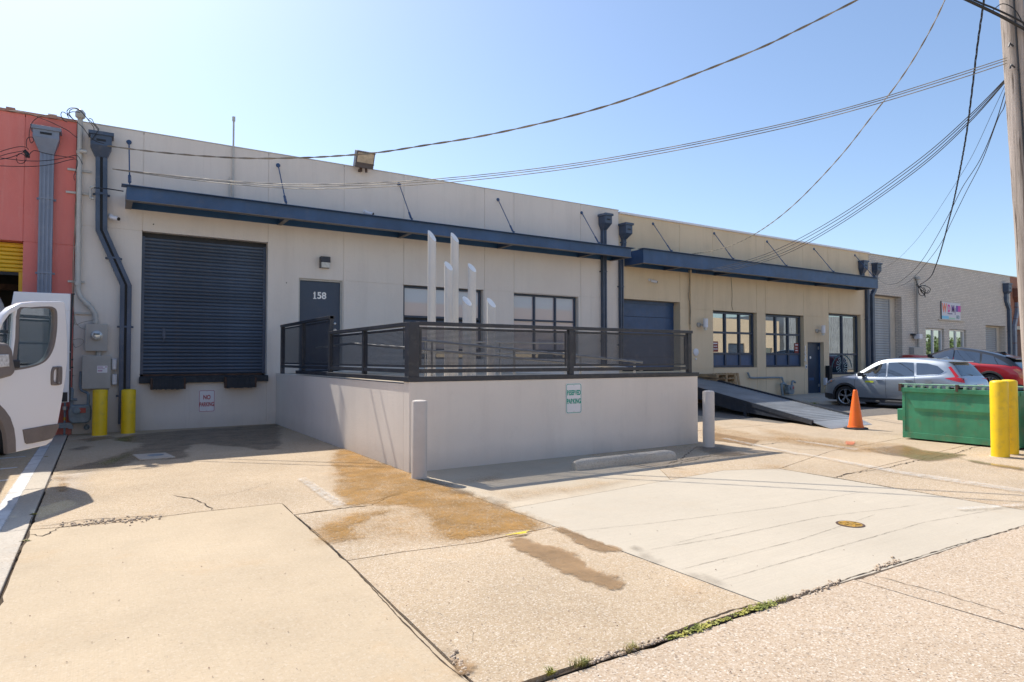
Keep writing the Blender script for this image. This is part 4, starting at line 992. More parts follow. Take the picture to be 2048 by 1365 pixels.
bollard('front yellow bollard of the pair before the dumpster', 11.66, 4.33, .118, 1.175, yel, gY, .04)
bollard('rear yellow bollard of the pair, nearer the pole', 12.14, 4.38, .118, 1.175, yel, gY, .04)

# signs
def signboard(name, label, x0, x1, z0, z1, y, ink, lines):
    t = thing(name, label, 'sign', ((x0+x1)/2, y, z0)); cx = (x0+x1)/2; w = x1-x0; h = z1-z0
    def rr(i, r):
        p = []
        for (cx_, cz_, a0) in ((x1-i-r, z1-i-r, 0), (x0+i+r, z1-i-r, 90), (x0+i+r, z0+i+r, 180), (x1-i-r, z0+i+r, 270)):
            for k in range(5): a = R(a0+k*22.5); p.append((cx_+r*math.cos(a), cz_+r*math.sin(a)))
        return p
    MB().prism([(a, y, b) for a, b in rr(0, .035)], (0, -.004, 0)).build('plate', sign_w, t)
    o, n_ = rr(.010, .03), rr(.019, .024); k = len(o)
    v = [(a, y-.0052, b) for a, b in o]+[(a, y-.0052, b) for a, b in n_]
    MB().add(v, [(i, (i+1) % k, (i+1) % k+k, i+k) for i in range(k)]).build('border', ink, t)
    for s, zf, sz, xs in lines: text(s, sz, ink, t, (cx, y-.0055, z0+h*zf), 'lettering', xs, ext=.0006, bold=.004)
    for z in (z0+.035, z1-.035): MB().lathe([(.008, 0), (.008, -.004), (.004, -.006)], (cx, y-.004, z), 'Y', 8).build('screw', alum, t)
    return t
signboard('no_parking_sign', 'white NO PARKING sign with red letters below the dock door', 1.835, 2.165, .335, .82, W0-.004, red_i, [('NO', .66, .13, .72), ('PARKING', .34, .125, .56)])
signboard('reserved_parking_sign', 'white RESERVED PARKING sign with green letters on the deck wall', 6.05, 6.36, .655, 1.125, Y0-.004, grn_i, [('RESERVED', .68, .105, .56), ('PARKING', .40, .105, .62)])

# wheel stop
t = thing('wheel_stop', 'long weathered concrete wheel stop in front of the deck', 'wheel stop', (6.35, 7.02, 0))
prof = [(-.085, 0), (-.085, .06), (-.06, .115), (-.03, .135), (.03, .135), (.06, .115), (.085, .06), (.085, 0)]
rows = []
for i in range(25):
    x = 5.42+1.90*i/24; e = .75 if i in (0, 24) else (.93 if i in (1, 23) else 1)
    rows.append([(x, 6.93+p*e+random.gauss(0, .002), z*e+random.gauss(0, .0015)*(z > 0)) for p, z in prof])
mb = MB().grid(rows); mb.add(rows[0], [tuple(range(8))]); mb.add(rows[-1], [tuple(range(8))]); mb.build('block', stopper_m, t, smooth=35)

# ================================================================== RAMP, PALLETS
rp = thing('loading_ramp', 'grey steel yard ramp sloping from the garage door to the ground', 'ramp', (15, 11, 0))
nr = lambda s: Vector((13.28+.345*s, 8.0+s, .02+.113*s)); S1 = 7.45; wv = Vector((1.66, .02, 0))
nw = Vector((1.95, .02, 0))
A0, A1 = nr(.55), nr(S1); B0, B1 = A0+nw-Vector((.05, 0, 0)), A1+nw
MB().add([A0, B0, B1, A1]+[p-Vector((0, 0, .02)) for p in (A0, B0, B1, A1)], [(0, 1, 2, 3), (4, 5, 6, 7), (0, 1, 5, 4), (1, 2, 6, 5), (2, 3, 7, 6), (3, 0, 4, 7)]).build('deck_plate', ramp_m, rp)
l0, l1, l2, l3 = Vector((13.22, 7.98, .008)), Vector((14.9, 8.02, .008)), B0, A0
MB().add([l0, l1, l2, l3]+[p-Vector((0, 0, .012)) for p in (l0, l1, l2, l3)], [(0, 1, 2, 3), (4, 5, 6, 7), (0, 1, 5, 4), (1, 2, 6, 5), (3, 0, 4, 7)]).build('lip_plate', ramp_m, rp)
gd_ = (A1-A0)
for P0, s in ((A0-Vector((.03, 0, 0)), 1), (B0+Vector((.03, 0, 0)), 1)):
    MB().beam(P0+Vector((0, 0, .0)), P0+gd_+Vector((0, 0, .0)), .05, .10).build('kerb_rail', steel2, rp)
    Q0, Q1 = P0+gd_*.10, P0+gd_
    MB().prism([P0+gd_*.02+Vector((0, 0, -.03)), Q1+Vector((0, 0, -.03)), Q1+Vector((0, 0, -.30)), P0+gd_*.42+Vector((0, 0, -.30)), P0+gd_*.05+Vector((0, 0, -.06))], (.05, 0, 0)).build('side_beam', steel2, rp)
for f in (.35, .62, .9):
    p = A0+gd_*f
    for q in (p, p+nw): MB().box(q.x-.05, q.x+.05, q.y-.05, q.y+.05, -.02, q.z-.05).build('support_leg', steel2, rp)
    MB().beam(p+Vector((0, 0, -.2)), p+nw+Vector((0, 0, -.2)), .08, .12).build('cross_beam', steel2, rp)
me = MB().beam(A0+Vector((.03, 0, .012)), A0+nw+Vector((-.06, 0, .012)), .012, .008).mesh('grip_bar', ramp_m)
for k in range(44): o = link('grip_bar', me, rp); o.location = gd_*((k+.5)/44); o.matrix_parent_inverse = ROOTM[rp.name].inverted()
MB().box(14.2, 16.9, 15.3, W0-.003, .95, 1.05).build('landing', steel2, rp)
# pallets
def pallet(label, x, y, z, upright=False):
    t = thing('pallet', label, 'pallet', (x, y, z), group='wooden pallets by the tan wall')
    if upright:
        for k in range(3): MB().box(-.5, .5, -.05+.0, .05, k*.45, k*.45+.09).build('stringer', wood_p, t, local=True)
        for k in range(7): MB().box(-.5+k*.155, -.5+k*.155+.1, -.075, -.052, 0, 1.0).build('board', wood_p, t, local=True)
        for k in range(4): MB().box(-.5+k*.3, -.5+k*.3+.1, .052, .075, 0, 1.0).build('board', wood_p, t, local=True)
        t.rotation_euler = (R(-9), 0, 0)
    else:
        for k in (-.5, -.05, .4): MB().box(k, k+.1, -.5, .5, .02, .11).build('stringer', wood_p, t, local=True)
        for k in range(7): MB().box(-.5, .5, -.5+k*.15, -.5+k*.15+.1, .112, .13).build('board', wood_p, t, local=True)
    return t
for k, (s) in enumerate(('lowest pallet of the stack behind the ramp', 'second pallet up in the stack behind the ramp', 'third pallet up in the stack behind the ramp', 'fourth pallet up in the stack behind the ramp', 'fifth pallet up in the stack behind the ramp', 'sixth pallet up in the stack behind the ramp', 'top pallet of the stack behind the ramp')): pallet(s, 17.9+random.uniform(-.04, .04), 15.0+random.uniform(-.03, .0), k*.145-.02)
pallet('pallet leaning upright against the wall by the stack', 18.85, 15.38, 0, True); pallet('second pallet leaning upright, in front of the first', 19.0, 15.2, 0, True)

# sidewalk before number 154
sw = structure('pavement', 'raised concrete pavement and curb in front of number 154')
for x0, x1 in ((18.9, 22.4), (22.42, 25.9), (25.92, 28.9)): MB().box(x0, x1, 14.15, W0-.002, -.05, .085).build('slab', conc_curb, sw, bevel=.01)
MB().prism([(20.4, 12.3, -.05), (21.3, 12.1, -.05), (24.2, 14.13, -.05), (19.2, 14.13, -.05)], (0, 0, .12)).build('slab', conc_curb, sw, bevel=.01)
weed(1575, 1, 1, .01, .01, grass1, label='x') if False else None
def grass_patch(x0, x1, y0, y1, n, h, label, z=.08):
    mb = MB()
    for i in range(n):
        o = Vector((random.uniform(x0, x1), random.uniform(y0, y1), z)); a = random.uniform(0, 6.28); t_ = Vector((math.cos(a), math.sin(a), 0)); s = Vector((-t_.y, t_.x, 0))*.006; hh = h*random.uniform(.4, 1.2)
        mb.add([o-s, o+s, o+t_*hh*.5+Vector((0, 0, hh))], [(0, 1, 2)])
    o = mb.build('grass', grass1, fix=False); tag(o, label, 'grass'); o['kind'] = 'stuff'
grass_patch(25.35, 26.4, 15.2, 15.58, 500, .3, 'grass tuft growing beside the door of number 154')
grass_patch(19.4, 20.4, 12.6, 13.4, 500, .10, 'low grass along the curb behind the ramp', .0)
MB_ = MB().box(25.44, 25.64, W0-.2, W0-.02, 0, 1.22); o = MB_.build('guard_post', groove_m, bevel=.01); tag(o, 'black square guard post right of the door of number 154', 'post')
o = MB().box(28.25, 28.42, 15.05, 15.2, 0, 1.3).build('guard_post', groove_m, bevel=.01); tag(o, 'black guard post at the end of the tan building', 'post')
o = MB().box(25.30, 25.42, W0-.12, W0-.002, .42, .72).build('outlet_box', sign_w, bevel=.01); tag(o, 'small white outlet box beside the black guard post', 'outlet')

# ================================================================== LAMPS, CAMERAS, METERS
t = thing('wall_lamp', 'dark wall pack lamp with ribbed lens above the door 158', 'lamp', (4.56, W0, 3.8))
MB().box(4.44, 4.67, W0-.16, W0-.001, 3.83, 3.97).box(4.44, 4.67, W0-.06, W0-.001, 3.70, 3.83).build('housing', steel2, t, bevel=.01)
mb = MB().box(4.46, 4.65, W0-.15, W0-.06, 3.705, 3.829)
for k in range(5): mb.box(4.468+k*.037, 4.484+k*.037, W0-.156, W0-.15, 3.71, 3.825)
mb.build('lens', lamp_lens, t)
for lab, x, z in (('cylindrical wall lamp left of the tan windows', 17.86, 2.70), ('cylindrical wall lamp above the door of number 154', 24.95, 2.66)):
    t = thing('wall_lamp', lab, 'lamp', (x, W0, z), group='cylinder wall lamps on the tan building')
    MB().lathe([(.085, 0), (.085, .3), (.07, .31)], (x+.04, W0-.22, z-.09), n=20).build('shade', sign_w, t, smooth=40)
    MB().lathe([(.055, 0), (.06, .09)], (x+.04, W0-.22, z-.19), n=16).build('lens', lamp_lens, t, smooth=40)
    MB().lathe([(.09, 0), (.09, -.05), (.05, -.07)], (x-.08, W0, z), 'Y', 16).box(x-.09, x+.05, W0-.15, W0-.05, z-.03, z+.03).build('bracket', box_m, t)
t = thing('wall_lamp', 'small boxy lamp on the brick wall beside the conduit', 'lamp', (32.8, W0, 2.6))
MB().box(32.45, 32.75, W0-.2, W0, 2.62, 2.7).build('bracket', steel2, t); MB().box(32.6, 32.9, W0-.35, W0-.1, 2.45, 2.68).build('housing', sign_w, t, bevel=.02)
# roof floodlight
t = thing('floodlight', 'square floodlight rising over the roof edge of the grey building', 'floodlight', (5.5, W0-.1, 6.3))
c = Vector((5.47, W0-.22, 6.46)); tilt = R(22); ay = Vector((0, math.cos(tilt), math.sin(tilt))); az = Vector((0, -math.sin(tilt), math.cos(tilt)))*1
az = Vector((0, math.sin(-tilt), math.cos(tilt))); ay = Vector((0, math.cos(tilt), math.sin(tilt)))
MB().obox(c, (.235, 0, 0), ay*.09, az*.20).build('housing', paint('bronze_housing', (.11, .095, .10), .5), t, bevel=.012)
MB().obox(c-ay*.094+az*.05, (.205, 0, 0), ay*.006, az*.12).build('lens', paint('flood_lens', (.55, .45, .33), .2, 0, .3, 9), t)
MB().obox(c-ay*.098+az*.178, (.235, 0, 0), ay*.012, az*.012).obox(c-ay*.1-az*.085, (.235, 0, 0), ay*.01, az*.012).build('door_frame', paint('bronze_housing', ()), t)
MB().beam((5.42, W0-.12, 6.3), (5.42, W0-.12, 6.18), .06, .06).lathe([(.03, 0), (.03, .1)], (5.55, W0-.15, 6.17)).beam((5.42, W0-.12, 6.22), (5.42, W0+.02, 6.22), .06, .05).build('mount', rust, t)
# bullet cameras
def camera_(label, x, z, s=1):
    t = thing('security_camera', label, 'camera', (x, W0, z)); a = Vector((x, W0-.1, z)); b = Vector((x+.14*s, W0-.24, z-.05))
    MB().tube([a, b], .042, 12).build('body', sign_w, t, smooth=40); MB().tube([b, b+(b-a).normalized()*.012], .036, 12).build('lens', groove_m, t)
    MB().lathe([(.045, 0), (.045, -.02), (.018, -.03), (.018, -.1)], (x+.01, W0, z+.04), 'Y', 12).build('mount', sign_w, t)
camera_('white bullet camera on the grey wall left of the canopy', .14, 4.41)
camera_('small pale camera above the long canopy', 5.56, 5.17); camera_('small camera on the tan wall near the corner', 15.4, 4.1)
# thin roof conduit
o = MB().tube([(2.475, W0-.04, 6.92), (2.475, W0-.04, 4.93)], .02, 10).tube([(2.475, W0-.04, 6.88), (2.475, W0-.04, 6.98)], .034, 10).tube([(2.40, W0-.04, 5.6), (2.40, W0-.04, 4.93)], .012, 8).build('vent_mast', conduit_m, smooth=40)
tag(o, 'thin pale conduit standing above the roof over the dock door', 'pipe')

# service mast, meter and cabinet
t = thing('service_mast', 'pale electrical service conduit climbing the left end of the grey wall', 'conduit', (-.36, W0, 2.2))
pm = [(-.40, 15.5, 6.34), (-.40, 15.5, 5.0), (-.385, 15.5, 3.1), (-.375, 15.5, 2.86), (-.33, 15.5, 2.73), (-.22, 15.5, 2.60), (-.14, 15.5, 2.50), (-.085, 15.5, 2.38), (-.08, 15.5, 2.2)]
MB().tube(smooth_pts(pm, 5), .048, 14).build('conduit', conduit_m, t, smooth=50)
MB().lathe([(.05, 0), (.085, .03), (.09, .12), (.05, .18), (.01, .19)], (-.40, 15.46, 6.32), n=16).build('weatherhead', conduit_m, t, smooth=50)
for a, b in (((-.24, 15.5, 2.62), (-.20, 15.5, 2.575)), ((-.08, 15.5, 2.30), (-.08, 15.5, 2.22)), ((-.392, 15.5, 3.05), (-.392, 15.5, 2.97)), ((-.40, 15.5, 5.62), (-.40, 15.5, 5.68))): MB().tube([a, b], .06, 14).build('coupling', conduit_m, t, smooth=50)
MB().tube([(-.28, 15.42, 5.66), (-.40, 15.42, 5.66)], .035, 10).build('clamp', conduit_m, t)
for z, x0, x1 in ((5.30, -.6, -.2), (4.12+.72, -.62, -.2), (3.05, -.56, -.28), (1.72+.7, -.44, -.13)): MB().box(x0, x1, W0-.045, W0-.001, z-.02, z+.02).build('strut', conduit_m, t)
t = thing('electric_meter', 'round glass electric meter on a grey box', 'meter', (-.06, W0, 1.64))
MB().box(-.245, .125, W0-.17, W0-.002, 1.665, 2.20).box(-.25, .13, W0-.185, W0-.17, 1.66, 2.205).build('box', box_m, t, bevel=.006)
MB().lathe([(.098, -.186), (.098, -.215), (.088, -.22)], (-.058, W0, 1.97), 'Y', 24).build('ring', alum, t, smooth=40)
MB().lathe([(.086, -.218), (.086, -.27), (.07, -.285), (.01, -.288)], (-.058, W0, 1.97), 'Y', 24).build('glass_cover', glass('meter_glass', (.55, .55, .52), .25), t, smooth=50)
MB().box(-.11, -.005, W0-.2905, W0-.2885, 1.985, 2.01).build('dial', groove_m, t)
MB().tube([(-.02, W0-.08, 1.57), (-.02, W0-.08, 1.67)], .05, 14).build('nipple', conduit_m, t, smooth=50)
t = thing('electrical_cabinet', 'wide grey electrical cabinet with a paper notice', 'cabinet', (-.04, W0, .9))
MB().box(-.285, .185, W0-.2, W0-.002, .915, 1.56).build('cabinet', box_m, t, bevel=.006); MB().box(-.292, .192, W0-.215, W0-.2, .905, 1.57).build('door', box_m, t, bevel=.006)
mb = MB().box(-.04, .135, W0-.2175, W0-.216, 1.225, 1.365).build('notice', sign_w, t)
MB().box(-.03, .06, W0-.2185, W0-.2178, 1.33, 1.345).box(-.03, .09, W0-.2185, W0-.2178, 1.30, 1.31).box(-.03, .05, W0-.2185, W0-.2178, 1.25, 1.275).box(.095, .125, W0-.2185, W0-.2178, 1.33, 1.35).build('print', paint('print_mauve', (.45, .25, .38), .6), mb)
t = thing('telephone_box', 'pair of small pale utility boxes right of the grey cabinet', 'utility box', (.25, W0, .95))
MB().box(.21, .30, W0-.09, W0-.002, 1.28, 1.51).box(.215, .31, W0-.1, W0-.002, .97, 1.19).build('box', sign_w, t, bevel=.02)
MB().tube([(.255, W0-.04, 1.19), (.255, W0-.04, 1.28)], .012, 8).tube(smooth_pts([(.2, W0-.04, 1.4), (.19, W0-.05, 1.46), (.2, W0-.06, 1.5)]), .012, 8).tube([(.16, W0-.04, .9), (.14, W0-.03, .6), (.15, W0-.03, .02)], .006, 6).build('conduit', conduit_m, t)

# gas meters
def gas_meter(label, x, z, s, parts):
    t = thing('gas_meter', label, 'gas meter', (x, W0, 0)); y = W0-.2
    pr = [(-.19, -.17), (-.2, .02), (-.17, .14), (.17, .14), (.2, .02), (.19, -.17), (.13, -.235), (-.13, -.235)]
    MB().prism([(x+a*s, y-.11*s, z+b*s) for a, b in pr], (0, .22*s, 0)).build('body', gas_m, t, bevel=.025*s)
    MB().box(x-.05*s, x+.10*s, y-.15*s, y-.11*s, z-.02, z+.08*s).build('index', paint('red_label', (.45, .08, .06), .5), t, bevel=.006)
    MB().lathe([(.07*s, 0), (.07*s, -.04), (.04*s, -.05)], (x-.06*s, y-.11*s, z+.02), 'Y', 16).build('dial', gas_m, t)
    for pts, r in parts:
        MB().tube(smooth_pts(pts, 4), r, 10).build('pipe', gas_m, t, smooth=50)
    return t
gx = -.31
gas_meter('bulky blue-grey gas meter at the foot of the grey wall', gx, .46, .95, [
    ([(gx+.13, 15.4, .56), (gx+.13, 15.4, .78), (gx+.10, 15.42, .83), (gx+.03, 15.45, .87), (gx-.0, 15.5, .95), (gx-.0, 15.54, 1.25)], .026),
    ([(gx-.14, 15.4, .56), (gx-.14, 15.4, .80), (gx-.14, 15.42, .9), (gx-.2, 15.44, .92)], .03), ([(gx-.19, 15.4, .93), (gx-.19, 15.4, .66)], .028), ([(gx-.16, 15.36, .7), (gx-.05, 15.36, .7)], .026)])
t = thing('gas_riser', 'thin gas riser with valves by the kerb strip', 'pipe', (-.56, 15.4, 0))
MB().tube([(-.56, 15.42, -.02), (-.56, 15.42, .95)], .018, 8).build('pipe', gas_m, t); MB().lathe([(.04, 0), (.04, .07)], (-.56, 15.42, .5), n=10).lathe([(.032, 0), (.032, .05)], (-.56, 15.42, .68), n=10).build('valve', galv, t)
MB().box(-.66, -.44, 15.36, 15.46, .15, .25).box(-.5, -.42, 15.35, 15.45, .13, .2).build('union', gas_m, t); MB().lathe([(.026, 0), (.02, .06)], (-.56, 15.42, .30), n=8).build('brass_fitting', brass, t)
t = thing('hose_bib', 'small wall valve near the ground beside the gas meter', 'valve', (-.19, W0, .1))
MB().lathe([(.05, 0), (.05, -.06), (.025, -.07), (.025, -.14)], (-.2, W0, .13), 'Y', 10).build('valve', gas_m, t); MB().tube([(-.2, W0-.1, .08), (-.2, W0-.1, .2)], .02, 8).build('stem', gas_m, t)
gas_meter('small blue-grey gas meter with piping on the tan wall', 22.7, .35, .95, [
    ([(20.35, 15.52, 1.0), (20.42, 15.5, .86), (20.5, 15.5, .80), (21.2, 15.5, .79), (22.3, 15.5, .78), (22.42, 15.5, .7), (22.45, 15.45, .5)], .035), ([(22.85, 15.4, .4), (22.9, 15.4, .62), (23.1, 15.4, .58)], .04), ([(22.5, 15.4, .5), (22.3, 15.4, .55), (22.2, 15.4, .48), (22.3, 15.4, 0)], .045)])
o = MB().tube(smooth_pts([(17.37, 15.56, 4.62), (17.37, 15.56, 2.6), (17.4, 15.56, .0)], 3), .035, 8).build('wall_conduit', tan_st); tag(o, 'tan painted conduit running down the tan wall', 'conduit')
for i, (pts, r, lab) in enumerate((([(17.25, 15.54, 4.6), (17.3, 15.54, 4.2), (17.22, 15.54, 3.7), (17.32, 15.54, 3.3), (17.3, 15.54, 2.7)], .014, 'loose brown cable hanging along the tan conduit'), ([(19.55, 15.59, 4.5), (19.6, 15.59, 3.9), (19.58, 15.59, 3.5), (19.63, 15.59, 3.3)], .008, 'thin stray cable hanging on the tan wall'))):
    tag(MB().tube(smooth_pts(pts), r, 6).build('loose_cable', graycable), lab, 'cable')
t = thing('service_conduit', 'grey conduit and meter box on the brick wall', 'conduit', (32.9, W0, 1.8))
MB().tube([(33.0, 15.5, 5.35), (32.95, 15.5, 3.5), (33.0, 15.5, 2.0)], .05, 10).build('conduit', box_m, t, smooth=40); MB().box(32.35, 33.25, 15.38, W0, 1.5, 2.06).build('meter_box', box_m, t, bevel=.02)
MB().lathe([(.12, 0), (.1, .12), (.03, .14)], (33.02, 15.48, 5.32), n=12).build('weatherhead', box_m, t)
# banner
t = thing('banner', 'white WDM PRINTING banner with rainbow letters tied to the brick wall', 'banner', (36.5, W0, 3.4)); yb = W0-.03
MB().box(35.5, 37.55, yb, yb+.01, 3.50, 4.37).build('cloth', paint('banner_cloth', (.60, .60, .66), .5, 0, .03), t)
MB().box(35.2, 37.9, yb-.03, yb+.02, 3.44, 3.49).build('bar', cream_p, t); MB().box(35.46, 35.5, yb-.02, yb+.02, 3.49, 4.4).build('side_pole', steel2, t)
I = lambda n_, c_: paint(n_, c_, .5, 0, 0)
yy = yb-.006
text('W', .62, I('ink_orange', (.85, .22, .12)), t, (35.82, yy, 4.06), 'letter', .72, ext=.003, bold=.02); text('D', .50, I('ink_pink', (.72, .04, .30)), t, (36.30, yy, 4.05), 'letter', .75, ext=.003, bold=.02)
text('M', .50, I('ink_purple', (.12, .04, .25)), t, (36.72, yy, 4.05), 'letter', .8, ext=.003, bold=.015)
MB().box(36.93, 36.97, yy-.003, yy, 3.76, 4.12).build('letter_stroke', I('ink_purple', ()), t)
text('P R I N T I N G', .10, I('ink_purple', ()), t, (36.4, yy, 3.80), 'lettering', .8, ext=.002)
MB().box(37.05, 37.25, yy-.003, yy, 3.93, 4.24).build('colour_block', I('ink_violet', (.14, .06, .36)), t); MB().box(37.25, 37.55, yy-.003, yy, 3.93, 4.24).build('colour_block', I('ink_magenta', (.55, .03, .35)), t)
MB().box(35.52, 36.25, yy-.003, yy, 3.53, 3.68).build('colour_block', I('ink_cyan', (.2, .55, .8)), t); MB().box(36.25, 36.95, yy-.003, yy, 3.53, 3.60).build('colour_block', I('ink_green', (.35, .6, .45)), t)
text('HD', .27, I('ink_teal', (.12, .30, .36)), t, (37.24, yy, 3.64), 'lettering', .85, ext=.003)

# ================================================================== POLE AND WIRES
PX, PY = 11.02, 3.60
def utility_pole():
    t = thing('utility_pole', 'weathered wooden utility pole leaning at the right edge', 'utility pole', (11.15, 3.50, 0))
    d0 = None; pts = []
    base = Vector((11.04, 3.564, -.1)); top = Vector((10.66, 3.81, 9.6))
    vs = []; fs = []; n = 28; m = 60
    for i in range(m+1):
        f = i/m; c = base+(top-base)*f; r = .185-.05*f
        for k in range(n):
            a = 2*math.pi*k/n; w = r*(1+.035*math.sin(3*a+f*2)+.02*math.sin(7*a+f*9)+random.gauss(0, .006)); 
            vs.append((c.x+w*math.cos(a), c.y+w*math.sin(a), c.z))
    for i in range(m):
        for k in range(n): fs.append((i*n+k, i*n+(k+1) % n, (i+1)*n+(k+1) % n, (i+1)*n+k))
    fs.append(tuple(range(m*n, m*n+n)))
    mt, nt, n_, l, b = _new('pole_wood'); P = n_.new('ShaderNodeTexCoord').outputs['Object']
    f1 = _noise(n_, l, P, 1., 8, .7, vec=(30, 30, 1.2)); f2 = _noise(n_, l, P, 1., 6, .65, vec=(6, 6, .5))
    c = _mix(n_, l, _ramp(n_, l, f1, .3, .7), (.24, .195, .16), (.50, .43, .37)); c = _mix(n_, l, _math(n_, l, 'MULTIPLY', _ramp(n_, l, f2, .45, .7), .6), c, (.52, .44, .40))
    ck = _ramp(n_, l, _noise(n_, l, P, 1., 4, .6, vec=(22, 22, .45)), .60, .66); c = _mix(n_, l, _math(n_, l, 'MULTIPLY', ck, .8), c, (.07, .045, .03))
    l.new(c, b.inputs['Base Color']); b.inputs['Roughness'].default_value = .85; l.new(_bump(n_, l, f1, .9, .02), b.inputs['Normal'])
    MB().add(vs, fs).build('shaft', mt, t, smooth=60)
    g = lambda z: base+(top-base)*((z+.1)/9.7)
    for z in (5.55, 5.85, 6.6):
        p = g(z); MB().tube([p+Vector((-.17, -.02, 0)), p+Vector((-.26, -.01, .02)), p+Vector((-.27, 0, -.03))], .012, 6).build('hook', steel2, t)
    for ang, r in ((200, .012), (245, .008)):
        a = R(ang); MB().tube([g(z)+Vector((math.cos(a), math.sin(a), 0))*(.19-.0052*z) for z in (0, 2.5, 5, 7.5, 9.4)], r, 6).build('ground_wire', black_m if ang == 200 else galv, t)
    for z in (.9, 2.6, 4.7, 6.9): p = g(z); MB().tube([p+Vector((-.16, -.10, 0)), p+Vector((-.19, -.12, 0))], .02, 8).build('bolt', steel2, t)
    return t
pole = utility_pole()
def wire(name, label, A, B, pix, r=.009, mat=None, strands=1, amp=.012, pitch=.35, cat='overhead wire', group=None):
    """hangs in the upright plane through its two ends"""
    A, B = Vector(A), Vector(B); d = Vector((B.x-A.x, B.y-A.y, 0)); nrm = Vector((-d.y, d.x, 0)).normalized()
    pts = [on_plane(x, y, A, nrm) for x, y in pix]; pts = smooth_pts(pts, 10); mb = MB()
    if strands == 1: mb.tube(pts, r, 6)
    else:
        out = [[] for _ in range(strands)]; s = 0
        res = [];
        for i in range(len(pts)-1):
            k = max(1, int((pts[i+1]-pts[i]).length/(pitch/8)))
            for j in range(k): res.append(pts[i]+(pts[i+1]-pts[i])*j/k)
        res.append(pts[-1])
        for i, p in enumerate(res):
            t_ = (res[min(i+1, len(res)-1)]-res[max(0, i-1)]).normalized(); u = t_.cross(Vector((0, 0, 1))).normalized(); w = t_.cross(u)
            for q in range(strands):
                a = i*math.pi/4+2*math.pi*q/strands; out[q].append(p+(u*math.cos(a)+w*math.sin(a))*amp)
        for q in range(strands): mb.tube(out[q], r, 5)
    o = mb.build(name, mat or black_m, smooth=60); tag(o, label, cat, group); return o
pp = (10.66, 3.66, 0)
FL = FY(215, 293, 15.3)
wire('service_cable', 'thick twisted cable sagging in front of the grey building roofline', pp, FL, [(2020, -190), (1880, -85), (1715, 0), (1600, 58), (1500, 105), (1300, 183), (1180, 222), (1060, 252), (950, 275), (850, 291), (760, 305), (680, 312), (600, 316), (500, 317), (400, 312), (300, 303), (215, 292)], .009, graycable, 2, .009, .6)
E1 = FY(225, 340, 15.3)
for k, (a, lab) in enumerate(((0, 'upper thin wire from the pole to the left end of the grey wall'), (4, 'middle thin wire from the pole to the left end of the grey wall'), (9, 'lower thin wire from the pole to the left end of the grey wall'))):
    e = [(2014, 116+a*1.2), (1900, 153+a*1.2), (1740, 203+a*1.0), (1600, 240+a), (1450, 273+a), (1300, 302+a), (1150, 327+a), (1000, 346+a), (850, 360+a), (720, 367+a), (600, 369+a), (480, 364+a*.7), (350, 352+a*.5), (225, 338+a*.1)]
    wire('thin_wire', lab, pp, E1, e, .0065, graycable, group='wires to the left end of the grey wall')
E2 = FY(1385, 508, W0-.1)
wire('service_cable', 'dark wire swooping steeply to the tan building above its canopy', pp, E2, [(1935, -110), (1890, 0), (1850, 80), (1800, 160), (1740, 238), (1690, 302), (1640, 358), (1590, 408), (1545, 445), (1500, 474), (1460, 492), (1420, 503), (1385, 508)], .0075, graycable, 2, .006, .5)
E3 = FY(1392, 542, W0-.1)
for k, (a, lab) in enumerate(((0, 'uppermost of four wires from the pole to the tan wall'), (6, 'second of four wires from the pole to the tan wall'), (13, 'third of four wires from the pole to the tan wall'), (18, 'lowest of four wires from the pole to the tan wall'))):
    e = [(2015, 154+a*.3), (1940, 230+a*.8), (1850, 310+a), (1740, 391+a), (1660, 443+a), (1590, 482+a), (1530, 509+a*.8), (1470, 528+a*.6), (1430, 537+a*.4), (1392, 542+a*.2)]
    wire('thin_wire', lab, pp, E3, e, .0065, black_m, group='wires to the tan wall')
E4 = FY(1840, 572, W0-.15)
wire('service_cable', 'twisted black cable dropping steeply to the brick building conduit', pp, E4, [(1985, -120), (1968, 0), (1955, 90), (1943, 190), (1934, 260), (1922, 330), (1908, 400), (1898, 440), (1885, 490), (1872, 530), (1860, 555), (1840, 570)], .008, black_m, 3, .012, .5)
wire('thin_wire', 'thin sagging wire looping low toward the brick wall', pp, FY(1730, 560, W0-.1), [(2014, 172), (1990, 250), (1960, 320), (1925, 375), (1900, 425), (1870, 480), (1845, 520), (1820, 548), (1790, 568), (1765, 565), (1745, 545)], .006, black_m)
wire('thin_wire', 'second sagging wire just right of the low looping one', pp, FY(1775, 570, W0-.1), [(2016, 178), (2008, 215), (1995, 240), (1965, 320), (1932, 385), (1905, 440), (1880, 490), (1850, 530), (1820, 562), (1795, 575)], .006, black_m)
wire('thin_wire', 'hair-thin wire dropping to the corner of the tan building', pp, FY(1745, 545, W0-.1), [(2013, 165), (1985, 225), (1940, 320), (1890, 400), (1860, 445), (1820, 495), (1780, 530), (1740, 545)], .0035, black_m)
_tp = Vector((10.55, 3.62, 0)); _tn = Vector((math.sin(PSI), math.cos(PSI), 0)); _tq = lambda *q: smooth_pts([on_plane(x, y, _tp, _tn) for x, y in q], 6)
o = MB().tube(_tq((2300, 190), (2120, 95), (2048, 58), (2000, 32), (1925, -4), (1700, -110)), .020, 10).tube(_tq((2300, 180), (2100, 78), (2040, 42), (1990, 18), (1935, -6), (1720, -112)), .012, 8).tube(_tq((2048, 52), (2030, 20), (2005, 8), (1985, 22)), .006, 6).build('trunk_cable', black_m, smooth=60)
for k in range(1): pass
tag(o, 'heavy bundled cable crossing the pole at the top right corner', 'cable')
